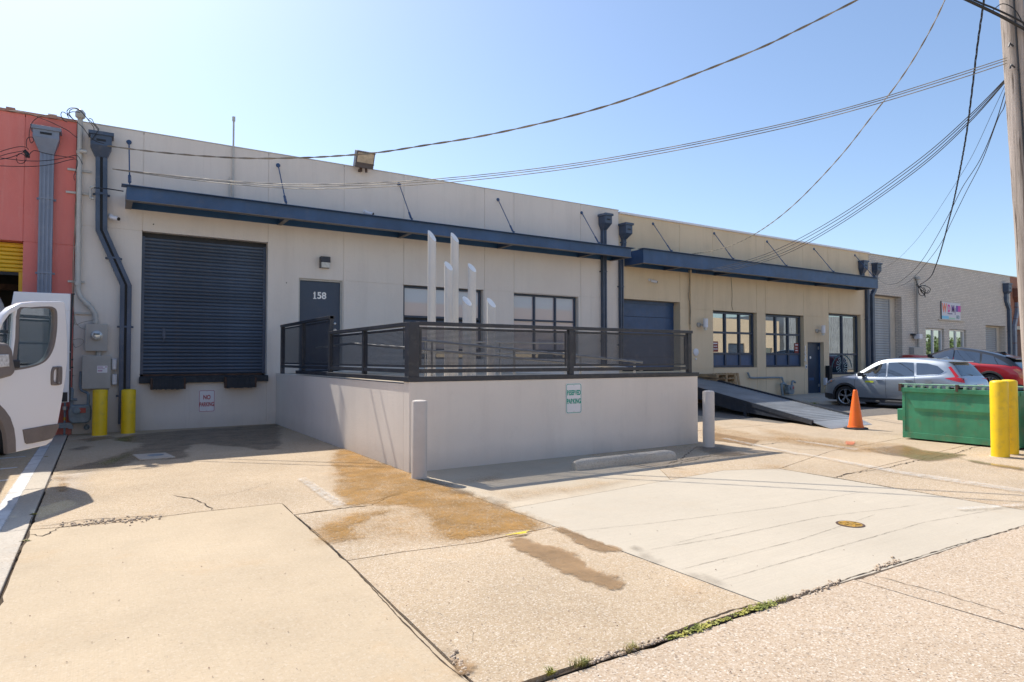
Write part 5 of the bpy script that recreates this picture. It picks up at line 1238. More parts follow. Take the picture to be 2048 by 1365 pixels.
# loops and tangles at the masts
def tangle(name, label, pixs, Y, r, mat=black_m):
    mb = MB()
    for j, px in enumerate(pixs): mb.tube(smooth_pts([FY(x, y, Y-.03*j) for x, y in px], 6), r, 6)
    o = mb.build(name, mat, smooth=60); tag(o, label, 'cable'); return o
z_ = lambda *p: [(x/7.877, 200+y/7.877) for x, y in p]
tangle('cable_loops', 'black cable loops arching above the weatherhead', [
    z_((1180, 330), (1100, 260), (1055, 190), (1090, 140), (1160, 125), (1240, 150), (1330, 240), (1420, 360), (1475, 430), (1480, 500)),
    z_((1190, 340), (1120, 270), (1090, 210), (1110, 160), (1180, 140), (1270, 180), (1360, 280), (1440, 350), (1520, 440), (1540, 500), (1450, 620)),
    z_((1090, 290), (1060, 230), (1140, 190), (1260, 200)),
    z_((1160, 310), (1060, 230), (985, 190), (960, 240), (1000, 320), (1060, 350)),
    z_((1210, 350), (1300, 430), (1360, 510), (1430, 600), (1530, 660), (1640, 690)),
    z_((1400, 290), (1450, 310), (1480, 370), (1540, 440), (1550, 480), (1440, 640))], 15.3, .0075)
tangle('cable_run', 'thin black cables strung over the salmon wall and its downspout', [
    z_((480, 400), (540, 320), (640, 260), (780, 240), (930, 265), (1070, 310)), z_((150, 180), (300, 185), (480, 230), (700, 310), (880, 390), (1060, 480), (1150, 550), (1215, 600)),
    z_((490, 400), (465, 500), (460, 600), (490, 680), (530, 640), (510, 590), (440, 600), (415, 660), (420, 740)), z_((0, 820), (120, 780), (300, 740), (415, 750), (450, 790)),
    z_((0, 890), (130, 850), (280, 820), (400, 800)), z_((0, 940), (160, 910), (300, 860), (410, 810)), z_((260, 900), (300, 850), (380, 870), (410, 940), (360, 1000), (280, 990), (258, 920)),
    z_((0, 915), (200, 940), (400, 960), (600, 965), (850, 945), (1060, 905), (1180, 875), (1240, 900), (1300, 1015)),
    z_((0, 1040), (250, 1050), (600, 1045), (850, 1010), (1060, 955), (1190, 935), (1225, 990), (1200, 1100), (1165, 1200), (1175, 1270)),
    z_((450, 880), (500, 820), (560, 800), (700, 840), (900, 880), (1170, 915))], 15.2, .0065)
tangle('junction_clamp', 'black cable clamp hanging on the salmon wall', [z_((380, 800), (430, 850), (440, 910)), z_((400, 820), (430, 880))], 15.3, .035)
tangle('wall_cables', 'bundle of thin cables running down beside the service conduit', [
    [(152, 350), (156, 380), (150, 420), (151, 480), (146, 520), (146, 560)], [(155, 352), (153, 400), (150, 450), (147, 500), (147, 600), (149, 640), (146, 655)],
    [(144, 560), (146, 600), (150, 640), (160, 655), (175, 660)], [(145, 680), (150, 695), (163, 690), (167, 682), (160, 678), (145, 680)], [(148, 640), (152, 650), (165, 645), (190, 640)]], 15.5, .0055, graycable)
w_ = lambda *p: [(1640+x/4.875, 460+y/4.875) for x, y in p]
tangle('cable_coil', 'tangled coil of black cable on the brick building conduit', [
    w_((930, 480), (950, 530), (985, 590), (1020, 640), (1025, 660)), w_((940, 530), (960, 560), (1040, 620), (1075, 590), (1060, 560), (1000, 545), (960, 560), (965, 620), (1000, 645), (1030, 600), (1010, 560)),
    w_((1030, 540), (1000, 545), (975, 560), (990, 610), (1030, 620), (1060, 590)), w_((960, 545), (1010, 580), (1025, 650))], 15.2, .016)
tangle('wall_bracket', 'light pipe elbow linking cables to the blue downspout', [[(181, 375), (181, 398)], [(181, 376), (187, 374)], [(181, 398), (187, 397)]], 15.45, .026, conduit_m)
tangle('tie_arm', 'thin dark arm tying the canopy end to the downspout', [[(188, 376), (215, 378), (247, 383)]], 15.15, .012, steel2)

# ================================================================== CONE, DUMPSTERS
t = thing('traffic_cone', 'bright orange traffic cone at the foot of the ramp', 'traffic cone', (13.70, 7.72, 0))
MB().lathe([(.155, .035), (.15, .05), (.045, .80), (.038, .835), (.03, .84), (.028, .80)], n=32).build('body', orange_c, t, smooth=50, local=True)
MB().lathe([(.165, .03), (.16, .06), (.15, .065)], n=32).build('collar', orange_c, t, smooth=50, local=True)
bs = MB().prism([(math.copysign(.215, math.cos(a))*(.86 if k % 2 else 1) if False else .215*max(-1, min(1, 1.25*math.cos(a))), .215*max(-1, min(1, 1.25*math.sin(a))), 0) for k, a in enumerate([R(22.5+45*i) for i in range(8)])], (0, 0, .035))
bs.build('base', rub, t, local=True, bevel=.006)

def dumpster(label, x, y, L, D, h, mat, mat2, lid):
    """steel bin: long face towards -X, ribbed lid hinge above"""
    t = thing('dumpster', label, 'dumpster', (x, y, 0)); mb = MB()
    y0, y1 = y-L, y
    mb.box(x, x+D, y0, y1, .03, h).build('body', mat, t, bevel=.01)
    MB().box(x-.035, x, y0-.02, y1+.02, h-.07, h+.01).box(x, x+D+.03, y1, y1+.03, h-.07, h+.01).box(x, x+D+.03, y0-.03, y0, h-.07, h+.01).build('rim', mat, t, bevel=.006)
    MB().box(x-.018, x, y0+.0, y1-.0, .03, .14).box(x-.012, x, y0, y0+.05, .14, h-.07).box(x-.012, x, y1-.05, y1, .14, h-.07).build('frame_rib', mat, t, bevel=.004)
    # stamped crease across the long side
    MB().add([(x-.001, y1-.06, h-.12), (x-.022, y1-.22, h-.36), (x-.022, y0+.06, h-.37), (x-.001, y0+.04, h-.12), (x-.001, y1-.22, h-.42), (x-.001, y0+.06, h-.43)], [(0, 1, 2, 3), (1, 4, 5, 2)]).build('side_crease', mat, t)
    MB().box(x+.12, x+.75, y1+.001, y1+.16, .33, .55).build('fork_pocket', mat, t, bevel=.01)
    MB().box(x+.15, x+.72, y1+.155, y1+.163, .36, .52).build('pocket_mouth', groove_m, t)
    MB().tube([(x+.01, y1+.06, h+.075), (x+.01, y0-.06, h+.085)], .012, 8).build('hinge_rod', mat2, t)
    me = MB().box(x-.03, x+.05, -.022, .022, h+.012, h+.055).mesh('hinge_tab', mat2)
    nt_ = int(L/.14)
    for k in range(nt_): o = link('hinge_tab', me, t); o.location = (0, y0+.08+k*(L-.16)/(nt_-1), 0); o.matrix_parent_inverse = ROOTM[t.name].inverted()
    MB().box(x-.04, x+.06, y1-.0, y1+.05, h-.06, h+.08).box(x-.05, x+.04, y0+L*.48, y0+L*.5, h-.03, h+.09).build('hinge_bracket', rust, t)
    rows = []
    for i in range(17):
        u = y0+.03+(L-.06)*i/16; rows.append([(x+.02+(D-.02)*j/8, u, h+.02+.035*math.sin(math.pi*j/8)+(.012 if i % 2 else 0)+.015*math.sin(i)) for j in range(9)])
    lo = MB().grid(rows).build('lid', lid, t, smooth=30); s = lo.modifiers.new('thick', 'SOLIDIFY'); s.thickness = .012
    return t
lidm = paint('black_plastic_lid', (.018, .022, .026), .5, 0, .3, 4, (.1, .1, .1), .3)
dumpster('scuffed green dumpster behind the yellow bollards', 12.757, 6.29, 1.83, 1.15, .955, green_d, green_l, lidm)
o = MB().box(12.7, 12.76, 6.29, 6.33, .02, .2).build('caster', rust); tag(o, 'rusty dumpster caster block', 'wheel'); o.parent = None
bpy.data.objects.remove(o)
dumpster('second dumpster of faded grey-green metal at the right edge', 12.95, 4.22, 1.8, 1.1, .93, paint('faded_bin', (.30, .33, .29), .6, .1, .3, 2, (.2, .12, .06), .4), green_l, lidm)
# ================================================================== CARS
def interp(tab, x):
    if x <= tab[0][0]: return tab[0][1]
    for (a, va), (b, vb) in zip(tab[:-1], tab[1:]):
        if x <= b: return va+(vb-va)*(x-a)/(b-a)
    return tab[-1][1]
def smooth_tab(tab, k=5):
    p = smooth_pts([(a, b, 0) for a, b in tab], k); q = [(v.x, v.y) for v in p]; out = [q[0]]
    for v in q[1:]:
        if v[0] > out[-1][0]+1e-4: out.append(v)
    return out
def carpaint(name, col, flake=.5):
    m, nt, n, l, b = _new(name); P = n.new('ShaderNodeTexCoord').outputs['Object']
    l.new(_mix(n, l, _noise(n, l, P, 3, 3), tuple(c*.93 for c in col), col), b.inputs['Base Color'])
    b.inputs['Metallic'].default_value = flake; b.inputs['Roughness'].default_value = .32; b.inputs['Coat Weight'].default_value = 1; b.inputs['Coat Roughness'].default_value = .03
    return m
tyre_m = paint('tyre', (.022, .022, .024), .8, 0, .3, 6, (.1, .09, .08), .4, .3, 40)
rim_m = paint('alloy_rim', (.50, .51, .53), .3, .8, .05, 4); rimdark = paint('rim_black', (.02, .02, .022), .5)  # second one: plain near-black for brake wells, door seams, wiper and mirrors
clad_m = paint('black_cladding', (.035, .037, .042), .6, 0, .15, 4, (.1, .09, .08), .3, .2, 60)
lamp_red = paint('tail_lamp_red', (.55, .015, .02), .12, 0, .1, 6, coat=1); chrome = paint('chrome', (.7, .7, .7), .12, 1, .02)
headl = paint('headlamp', (.30, .32, .34), .1, .4, .4, 20, coat=1); amber = paint('amber_lamp', (.8, .22, .02), .2, 0, .1, 9, coat=1)

def suv(name, label, spec, body_m, roof_m_, rim_style):
    t = thing(name, label, 'car', (0, 0, 0)); top = smooth_tab(spec['top']); belt = smooth_tab(spec['belt'], 3); wid = smooth_tab(spec['w'], 3); sill = spec['sill']
    tum = spec.get('tumble', .2); xm, xM = spec['w'][0][0], spec['w'][-1][0]; WX = spec['wheels']; WR = spec['wr']
    def sec(x):
        w, zt, zb, zs = interp(wid, x), interp(top, x), interp(belt, x), interp(sill, x); zb = min(zb, zt-.015)
        k = max(0, min(1, (zt-zb)/.5)); we = w*(.9-tum*.9*k); zr = zb+(zt-zb)*(.55+.33*k)
        zm = zs+(zb-zs)*.5; P = [(0, zs), (.5*w, zs), (.84*w, zs), (.95*w, zs+.05), (.985*w, zs+.13), (w, zm-.03), (1.0*w, zm+.08), (.985*w, zb-.10), (.965*w, zb-.035), (.93*w, zb)]
        for f in (.33, .66): P.append((.93*w+(we-.93*w)*f, zb+(zr-zb)*f))
        P += [(we, zr), (we*.93, zr+(zt-zr)*.55), (we*.8, zr+(zt-zr)*.82), (we*.5, zr+(zt-zr)*.96), (0, zt)]
        return P
    def sidey(x, z):
        P = sec(x)
        for (ya, za), (yb, zb) in zip(P[3:-1], P[4:]):
            if za <= z <= zb and zb > za: return ya+(yb-ya)*(z-za)/(zb-za)
        return P[4][0] if z < P[4][1] else P[12][0]
    def topz(x, y):
        P = sec(x)
        for (ya, za), (yb, zb) in zip(P[9:-1], P[10:]):
            if yb <= y <= ya: return za+(zb-za)*(ya-y)/max(1e-6, ya-yb)
        return P[-1][1]
    xs = []; N = 70
    for i in range(N+1):
        u = i/N; xs.append(xm+(xM-xm)*(.5-.5*math.cos(math.pi*u))*.6+(xM-xm)*u*.4)
    rows = []
    for x in xs:
        P = sec(x); rows.append([(x, y, z) for y, z in P]+[(x, -y, z) for y, z in P[-2:0:-1]])
    mb = MB(); m = len(rows[0]); vs = [p for r in rows for p in r]; fs = []
    for i in range(N):
        for j in range(m): fs.append((i*m+j, i*m+(j+1) % m, (i+1)*m+(j+1) % m, (i+1)*m+j))
    fs += [tuple(range(m))[::-1], tuple(range(N*m, (N+1)*m))]; mb.add(vs, fs)
    me = mb.mesh('body', [body_m, clad_m, roof_m_])
    o = bpy.data.objects.new('tmp', me); COL.objects.link(o)
    cut_ = []
    for wx in WX:
        for s in (-1, 1):
            cy = MB().lathe([(WR*1.14, .50), (WR*1.14, 1.3)], (wx, 0, WR*1.0), 'Y', 36) if s > 0 else MB().lathe([(WR*1.14, -1.3), (WR*1.14, -.50)], (wx, 0, WR*1.0), 'Y', 36)
            c = bpy.data.objects.new('c', cy.mesh('c', rimdark)); COL.objects.link(c); cut_.append(c)
            b = o.modifiers.new('b', 'BOOLEAN'); b.operation = 'DIFFERENCE'; b.object = c; b.solver = 'EXACT'
    dg = bpy.context.evaluated_depsgraph_get(); me2 = bpy.data.meshes.new_from_object(o.evaluated_get(dg))
    for c in cut_+[o]: bpy.data.objects.remove(c)
    me2.materials.clear()
    for q in (body_m, clad_m, roof_m_): me2.materials.append(q)
    for p in me2.polygons:
        c = p.center; r = min(((c.x-wx)**2+(c.z-WR)**2)**.5 for wx in WX)
        inside_ = r < WR*1.15 and abs(c.y) < interp(wid, c.x)-.005 and abs(p.normal.y) < .9 or (abs(abs(c.y)-.5) < .01)
        p.material_index = 1 if (inside_ or c.z < interp(sill, c.x)+spec['clad']) else (2 if c.z > interp(top, c.x)-.12 and spec['roofx'][0] < c.x < spec['roofx'][1] or c.z > spec.get('roofz', 9) and -2.05 < c.x < 1.0 else 0)
    me2.polygons.foreach_set('use_smooth', [True]*len(me2.polygons)); me2.set_sharp_from_angle(angle=R(38))
    link('body', me2, t, local=True)
    def rng(poly, x):
        zz = []
        for a, b in zip(poly, poly[1:]+poly[:1]):
            if min(a[0], b[0]) <= x <= max(a[0], b[0]) and a[0] != b[0]: zz.append(a[1]+(b[1]-a[1])*(x-a[0])/(b[0]-a[0]))
        return (min(zz), max(zz)) if zz else None
    def side_patch(nm, poly, mat, off=.004, nz=6, sides=(1, -1), par=t):
        x0, x1 = min(p[0] for p in poly), max(p[0] for p in poly); n = max(6, int((x1-x0)/.04))
        xs = sorted(set([x0+(x1-x0)*i/n for i in range(n+1)]+[p[0] for p in poly])); res = None
        for s in sides:
            rows = []
            for x in xs:
                xx = min(max(x, x0+1e-4), x1-1e-4); r = rng(poly, xx)
                if r: rows.append([(xx, s*(sidey(xx, r[0]+(r[1]-r[0])*j/nz)+off), r[0]+(r[1]-r[0])*j/nz) for j in range(nz+1)])
            res = MB().grid(rows).build(nm, mat, par, smooth=50, local=True)
        return res
    def line(nm, pts, w, mat, off=.005, sides=(1, -1)):
        for s in sides:
            P = smooth_pts([(x, 0, z) for x, z in pts], 5); rows = []
            for i, p in enumerate(P):
                d = (P[min(i+1, len(P)-1)]-P[max(0, i-1)]).normalized(); nx, nz = -d.z, d.x
                rows.append([(p.x+nx*w/2*q, s*(sidey(p.x+nx*w/2*q, p.z+nz*w/2*q)+off), p.z+nz*w/2*q) for q in (-1, 1)])
            MB().grid(rows).build(nm, mat, t, local=True)
    def top_patch(nm, xa, xb, fa, fb, mat, off=.006, n=10):
        rows = []
        for i in range(n+1):
            x = xa+(xb-xa)*i/n; f = fa+(fb-fa)*i/n; we = sec(x)[12][0]*f
            slope = (interp(top, x+.02)-interp(top, x-.02))/.04; L = math.hypot(1, slope)
            rows.append([(x-slope/L*off, y, topz(x, abs(y))+off/L) for y in [we*(j/6-1) for j in range(13)]])
        return MB().grid(rows).build(nm, mat, t, smooth=60, local=True)
    for p in spec['glass']: side_patch('side_window', p, car_glass, .005)
    if spec.get('trim'):
        for p in spec['trim']: line('window_trim', p, .016, chrome, .008)
    top_patch('windshield', *spec['ws'], car_glass); top_patch('rear_window', *spec['rw'], car_glass)
    for p in spec['seams']: line('door_seam', p, .008, rimdark, .003)
    side_patch('sill_cladding', spec['sillp'], clad_m, .012)
    for wx in WX:                                                   # arch mouldings that follow the flank
        for s in (1, -1):
            rows = []
            for k in range(25):
                a = R(-12+204*k/24); row = []
                for r, of in ((WR*1.11, .0), (WR*1.12, .018), (WR*1.30, .016), (WR*1.32, .0)):
                    x, z = wx+r*math.cos(a), WR+r*math.sin(a); x = max(xm+.02, min(xM-.02, x)); row.append((x, s*(sidey(x, z)+of), z))
                rows.append(row)
            MB().grid(rows).build('wheel_arch', spec.get('archm', clad_m), t, smooth=50, local=True)
    for zc, xc in spec['handles']:
        for s in (1, -1):
            y = sidey(xc, zc); MB().box(xc-.1, xc+.1, min(s*(y-.005), s*(y+.032)), max(s*(y-.005), s*(y+.032)), zc-.014, zc+.016).build('door_handle', chrome, t, bevel=.01, local=True)
    for nm, p, mt in spec['patches']: side_patch(nm, p, mt, .009)
    for s in (1, -1):
        x, z = spec['mirror']; y = sidey(x, z)
        MB().obox((x, s*(y+.13), z+.05), (.06, 0, 0), (0, .10, 0), (.01, 0, .065)).build('mirror', spec['mirm'], t, bevel=.025, local=True)
        MB().box(x-.03, x+.03, min(s*(y-.01), s*(y+.06)), max(s*(y-.01), s*(y+.06)), z-.01, z+.03).build('mirror_arm', clad_m, t, local=True)
    # wheels
    for wx in WX:
        for s in (1, -1):
            yo = s*(interp(wid, wx)-.015)
            w = MB().lathe([(WR*.66, -s*.20), (WR*.92, -s*.215), (WR, -s*.18), (WR, -s*.03), (WR*.95, -s*.004), (WR*.72, s*.0), (WR*.69, -s*.02), (WR*.66, -s*.03)], (wx, yo, WR), 'Y', 40).build('wheel', tyre_m, t, smooth=40, local=True)
            MB().lathe([(WR*.66, -s*.12), (WR*.04, -s*.12)], (wx, yo, WR), 'Y', 32).build('brake_well', rimdark, w, local=True)
            mb = MB().lathe([(WR*.70, -s*.03), (WR*.70, -s*.005), (WR*.655, -s*.012), (WR*.645, -s*.06)], (wx, yo, WR), 'Y', 40)
            for k in range(5):
                for d_ in (-.17, .17) if rim_style == 'pair' else (-.09, .09):
                    a = 2*math.pi*k/5+.3
                    p0 = Vector((wx+WR*.13*math.cos(a), yo-s*.03, WR+WR*.13*math.sin(a))); p1 = Vector((wx+WR*.66*math.cos(a+d_*1.5), yo-s*.018, WR+WR*.66*math.sin(a+d_*1.5)))
                    mb.beam(p0, p1, .028 if rim_style != 'pair' else .042, .03, (0, 1, 0))
            mb.lathe([(WR*.17, -s*.05), (WR*.16, -s*.012), (WR*.05, -s*.008)], (wx, yo, WR), 'Y', 16); mb.build('rim', rim_m, w, smooth=35, local=True)
    return t, sec, sidey, topz, side_patch, top_patch, line
WRs = .335
silver = dict(
    top=[(-2.17, .52), (-2.15, .74), (-2.10, .90), (-2.02, 1.0), (-1.93, 1.13), (-1.80, 1.32), (-1.66, 1.455), (-1.5, 1.50), (-1.1, 1.545), (-.6, 1.57), (-.1, 1.565), (.2, 1.53), (.45, 1.44), (.7, 1.29), (.95, 1.12), (1.12, 1.035), (1.4, 1.0), (1.7, .945), (1.92, .86), (2.06, .74), (2.13, .60), (2.15, .48)],
    belt=[(-2.17, .5), (-2.12, .80), (-2.0, .98), (-1.6, 1.06), (-1.2, 1.04), (-.4, .985), (.3, .965), (.9, .955), (1.15, .97), (1.5, .93), (1.8, .85), (2.0, .73), (2.1, .60), (2.15, .46)],
    w=[(-2.17, .60), (-2.14, .70), (-2.05, .78), (-1.85, .835), (-1.3, .87), (0, .87), (1.2, .865), (1.6, .845), (1.85, .79), (2.02, .70), (2.12, .58), (2.15, .50)],
    sill=[(-2.17, .36), (-2.0, .27), (-1.3, .22), (1.3, .20), (1.95, .20), (2.15, .26)], wheels=(1.27, -1.23), wr=WRs, clad=.06, roofx=(9, 9),
    glass=[[(.86, 1.0), (.78, 1.06), (.50, 1.24), (.25, 1.375), (.07, 1.415), (.02, 1.0)], [(-.02, 1.0), (.0, 1.42), (-.45, 1.435), (-.72, 1.42), (-.80, 1.03)], [(-.86, 1.06), (-.80, 1.415), (-1.1, 1.40), (-1.38, 1.33), (-1.58, 1.18), (-1.50, 1.10)]],
    trim=[[(.95, .985), (.3, .985), (-.4, 1.0), (-1.0, 1.04), (-1.45, 1.08), (-1.64, 1.18)]],
    ws=(.98, .28, .80, .80), rw=(-1.72, -1.98, .84, .92), seams=[[(.93, .98), (.96, .8), (.93, .5), (.85, .32)], [(.0, 1.0), (.0, .7), (-.02, .32)], [(-.82, 1.04), (-.84, .85), (-.98, .68), (-1.0, .62)], [(.95, 1.0), (1.3, .985), (1.7, .92), (1.9, .83)]],
    sillp=[(.88, .19), (.88, .33), (-.82, .33), (-.82, .19)], handles=[(.88, .18), (.90, -.66)], mirror=(.74, 1.0), mirm=clad_m, glow=0,
    patches=[('headlamp', [(1.62, .87), (1.95, .80), (2.07, .70), (2.0, .66), (1.8, .74), (1.66, .80)], headl), ('indicator', [(1.72, .855), (1.84, .825), (1.82, .77), (1.74, .80)], amber), ('front_bumper', [(2.12, .26), (2.1, .42), (1.72, .40), (1.66, .22)], clad_m),
             ('tail_light', [(-1.62, .985), (-1.86, 1.02), (-2.06, .985), (-2.09, .86), (-1.9, .90)], lamp_red), ('tail_light', [(-1.66, 1.30), (-1.72, 1.32), (-1.86, 1.14), (-1.95, 1.03), (-1.87, 1.02)], lamp_red),
             ('fuel_flap', [(-1.12, .80), (-1.12, .92), (-1.30, .92), (-1.30, .80)], carpaint('silver_flap', (.40, .43, .46), .6)), ('rear_bumper', [(-2.14, .34), (-2.10, .52), (-1.62, .50), (-1.66, .26)], clad_m), ('door_sticker', [(.62, .80), (.62, .855), (.36, .855), (.36, .80)], paint('sticker_lime', (.55, .62, .03), .5))])
sil_p = carpaint('silver_paint', (.36, .41, .47), .55)
car, sec_, sy_, tz_, sp_, tp_, ln_ = suv('parked_car', 'silver compact SUV parked nose-in by the tan building', silver, sil_p, sil_p, 'wide')
car.location = (21.05, 10.44, -.03); car.rotation_euler = (0, 0, R(90))
# shark fin, spoiler lip, wiper, exhaust, plate
MB().prism([(-1.35, -.03, 1.53), (-1.18, -.02, 1.545), (-1.36, -.006, 1.60), (-1.40, -.01, 1.55)], (0, .06, 0)).build('antenna_fin', sil_p, car, bevel=.008, local=True)
MB().prism([(-1.62, -.60, 1.44), (-1.62, .60, 1.44), (-1.80, .56, 1.44), (-1.80, -.56, 1.44)], (0, 0, .03)).build('spoiler', sil_p, car, bevel=.012, local=True)
MB().beam((-1.99, 0, 1.06), (-1.93, .34, 1.12), .012, .02).build('rear_wiper', rimdark, car, local=True)
MB().box(-2.185, -2.165, -.18, .18, .70, .82).build('number_plate', sign_w, car, local=True)

red = dict(
    top=[(-2.36, .60), (-2.34, .84), (-2.28, .98), (-2.18, 1.06), (-2.0, 1.20), (-1.8, 1.34), (-1.62, 1.43), (-1.3, 1.50), (-.8, 1.56), (-.2, 1.585), (.15, 1.565), (.45, 1.47), (.8, 1.29), (1.1, 1.13), (1.25, 1.08), (1.6, 1.06), (2.0, 1.0), (2.2, .93), (2.32, .80), (2.36, .62), (2.37, .5)],
    belt=[(-2.36, .58), (-2.3, .86), (-2.15, 1.02), (-1.8, 1.12), (-1.3, 1.10), (-.6, 1.04), (.2, 1.02), (1.0, 1.01), (1.3, 1.0), (1.8, .97), (2.1, .9), (2.28, .76), (2.35, .6), (2.37, .46)],
    w=[(-2.36, .66), (-2.32, .76), (-2.2, .84), (-1.9, .90), (-1.3, .925), (0, .92), (1.3, .925), (1.8, .89), (2.1, .82), (2.26, .72), (2.34, .62), (2.37, .55)],
    sill=[(-2.36, .36), (-2.1, .28), (-1.3, .24), (1.4, .22), (2.1, .22), (2.37, .28)], wheels=(1.42, -1.32), wr=.37, clad=.08, roofx=(-1.75, .55), roofz=1.13,
    glass=[[(1.0, 1.05), (.8, 1.17), (.5, 1.34), (.25, 1.45), (.15, 1.465), (.08, 1.05)], [(.04, 1.05), (.1, 1.47), (-.5, 1.475), (-.76, 1.46), (-.86, 1.08)], [(-.92, 1.09), (-.84, 1.45), (-1.2, 1.41), (-1.62, 1.24), (-1.80, 1.15)]],
    ws=(1.08, .42, .80, .80), rw=(-1.70, -2.14, .84, .92), seams=[[(1.05, 1.02), (1.08, .8), (1.02, .4)], [(.06, 1.03), (.04, .7), (.0, .36)], [(-.88, 1.06), (-.92, .85), (-1.05, .68)]],
    sillp=[(1.0, .2), (1.0, .38), (-.9, .38), (-.9, .22)], handles=[(.93, .25), (.96, -.66)], mirror=(.86, 1.06), mirm=rimdark,
    patches=[('headlamp', [(1.95, .97), (2.2, .9), (2.3, .80), (2.2, .82), (2.0, .9)], headl), ('tail_light', [(-1.95, 1.0), (-2.05, 1.06), (-2.27, .98), (-2.3, .72), (-2.2, .74), (-2.12, .9)], paint('tail_lamp_amber', (.5, .16, .08), .15, 0, .3, 12, coat=1)),
             ('rear_bumper', [(-2.32, .34), (-2.3, .5), (-1.75, .52), (-1.8, .28)], clad_m)])
red_p = carpaint('red_paint', (.42, .012, .022), .35); blk_p = carpaint('black_roof_paint', (.02, .022, .026), .3)
car2, *_f = suv('parked_car', 'red crossover with a black roof parked on the slope by the brick building', red, red_p, blk_p, 'pair')
car2.location = (29.2, 12.15, .40); car2.rotation_euler = (0, R(-8.5), R(90))
MB().prism([(-1.35, -.05, 1.50), (-1.10, -.03, 1.53), (-1.32, -.006, 1.60), (-1.40, -.01, 1.53)], (0, .07, 0)).build('antenna_fin', blk_p, car2, bevel=.01, local=True)
MB().prism([(-1.58, -.66, 1.42), (-1.58, .66, 1.42), (-1.90, .60, 1.37), (-1.90, -.60, 1.37)], (0, 0, .035)).build('spoiler', blk_p, car2, bevel=.012, local=True)
mb = MB().prism([(27.6, 9.35, -.02), (27.6, W0-.002, -.02), (27.6, W0-.002, .90)], (4.6, 0, 0)); o = mb.build('driveway_slope', conc_curb, kind='structure'); o['label'] = 'concrete slope rising to the brick building roll door'

# ================================================================== VAN
van = thing('delivery_van', 'white high-roof delivery van with its front door open at the left edge', 'van', (-2.2, 11, 0))
vpaint = paint('van_white', (.84, .83, .84), .22, 0, .02, .6, None, .0, 0, coat=.5)
vtrim = paint('van_grey_plastic', (.17, .145, .135), .55, 0, .12, 5, (.3, .25, .2), .25, .2, 90); vblack = paint('van_black_seal', (.018, .018, .022), .5)
ys = [7.75, 7.85, 8.1, 8.6, 9.3, 9.9, 10.3, 12, 13.9, 14.22, 14.3]
def vtop(y): return interp([(7.75, .95), (7.85, 1.15), (8.1, 1.25), (8.6, 1.40), (9.3, 2.05), (9.9, 2.42), (10.3, 2.56), (12, 2.66), (13.9, 2.66), (14.22, 2.62), (14.3, 2.55)], y)
rows = []
for y in ys:
    xr = interp([(7.75, -1.45), (7.85, -1.3), (8.1, -1.17), (8.6, -1.12), (14.22, -1.32), (14.3, -1.36)], y); xl = -4.42-xr+1.12-.05; zt = vtop(y); tb_ = .09*min(1, zt/2.2)
    P = [(xr-.1, .38), (xr-.02, .5), (xr, .9), (xr-.01, 1.25), (xr-tb_*.6, zt-.5 if zt > 1.9 else zt-.08), (xr-tb_, zt-.22 if zt > 1.9 else zt-.05), (xr-tb_-.06, zt-.07), (xr-tb_-.2, zt-.01), (xr-.9, zt)]
    mir = [(-2*1.9-.6 - (x-0)+0, z) for x, z in P[::-1]]
    rows.append([(x, y, z) for x, z in P]+[(2*(xr-.98)-x, y, z) for x, z in P[-2::-1]])
m = len(rows[0]); vs = [p for r in rows for p in r]; fs = [(i*m+j, i*m+(j+1) % m, (i+1)*m+(j+1) % m, (i+1)*m+j) for i in range(len(rows)-1) for j in range(m)]+[tuple(range(m))[::-1], tuple(range((len(rows)-1)*m, len(rows)*m))]
MB().add(vs, fs).build('body', vpaint, van, smooth=45)
for y in (8.75, 12.9):
    for x in (-1.33, -3.15):
        w = MB().lathe([(.22, -.1), (.35, -.11), (.36, -.05), (.36, .08), (.34, .11), (.24, .10)], (x+.02, y, .36), 'X', 32).build('wheel', tyre_m, van, smooth=40)
        MB().lathe([(.23, -.07), (.22, .08), (.12, .06), (.03, .09)], (x+.02, y, .36), 'X', 24).build('rim', rim_m, w, smooth=40)
MB().add([(-1.19, 8.62, 1.45), (-1.21, 9.27, 1.98), (-3.2, 9.27, 1.98), (-3.2, 8.62, 1.45)], [(0, 1, 2, 3)]).build('windshield', car_glass, van).location.z += .03

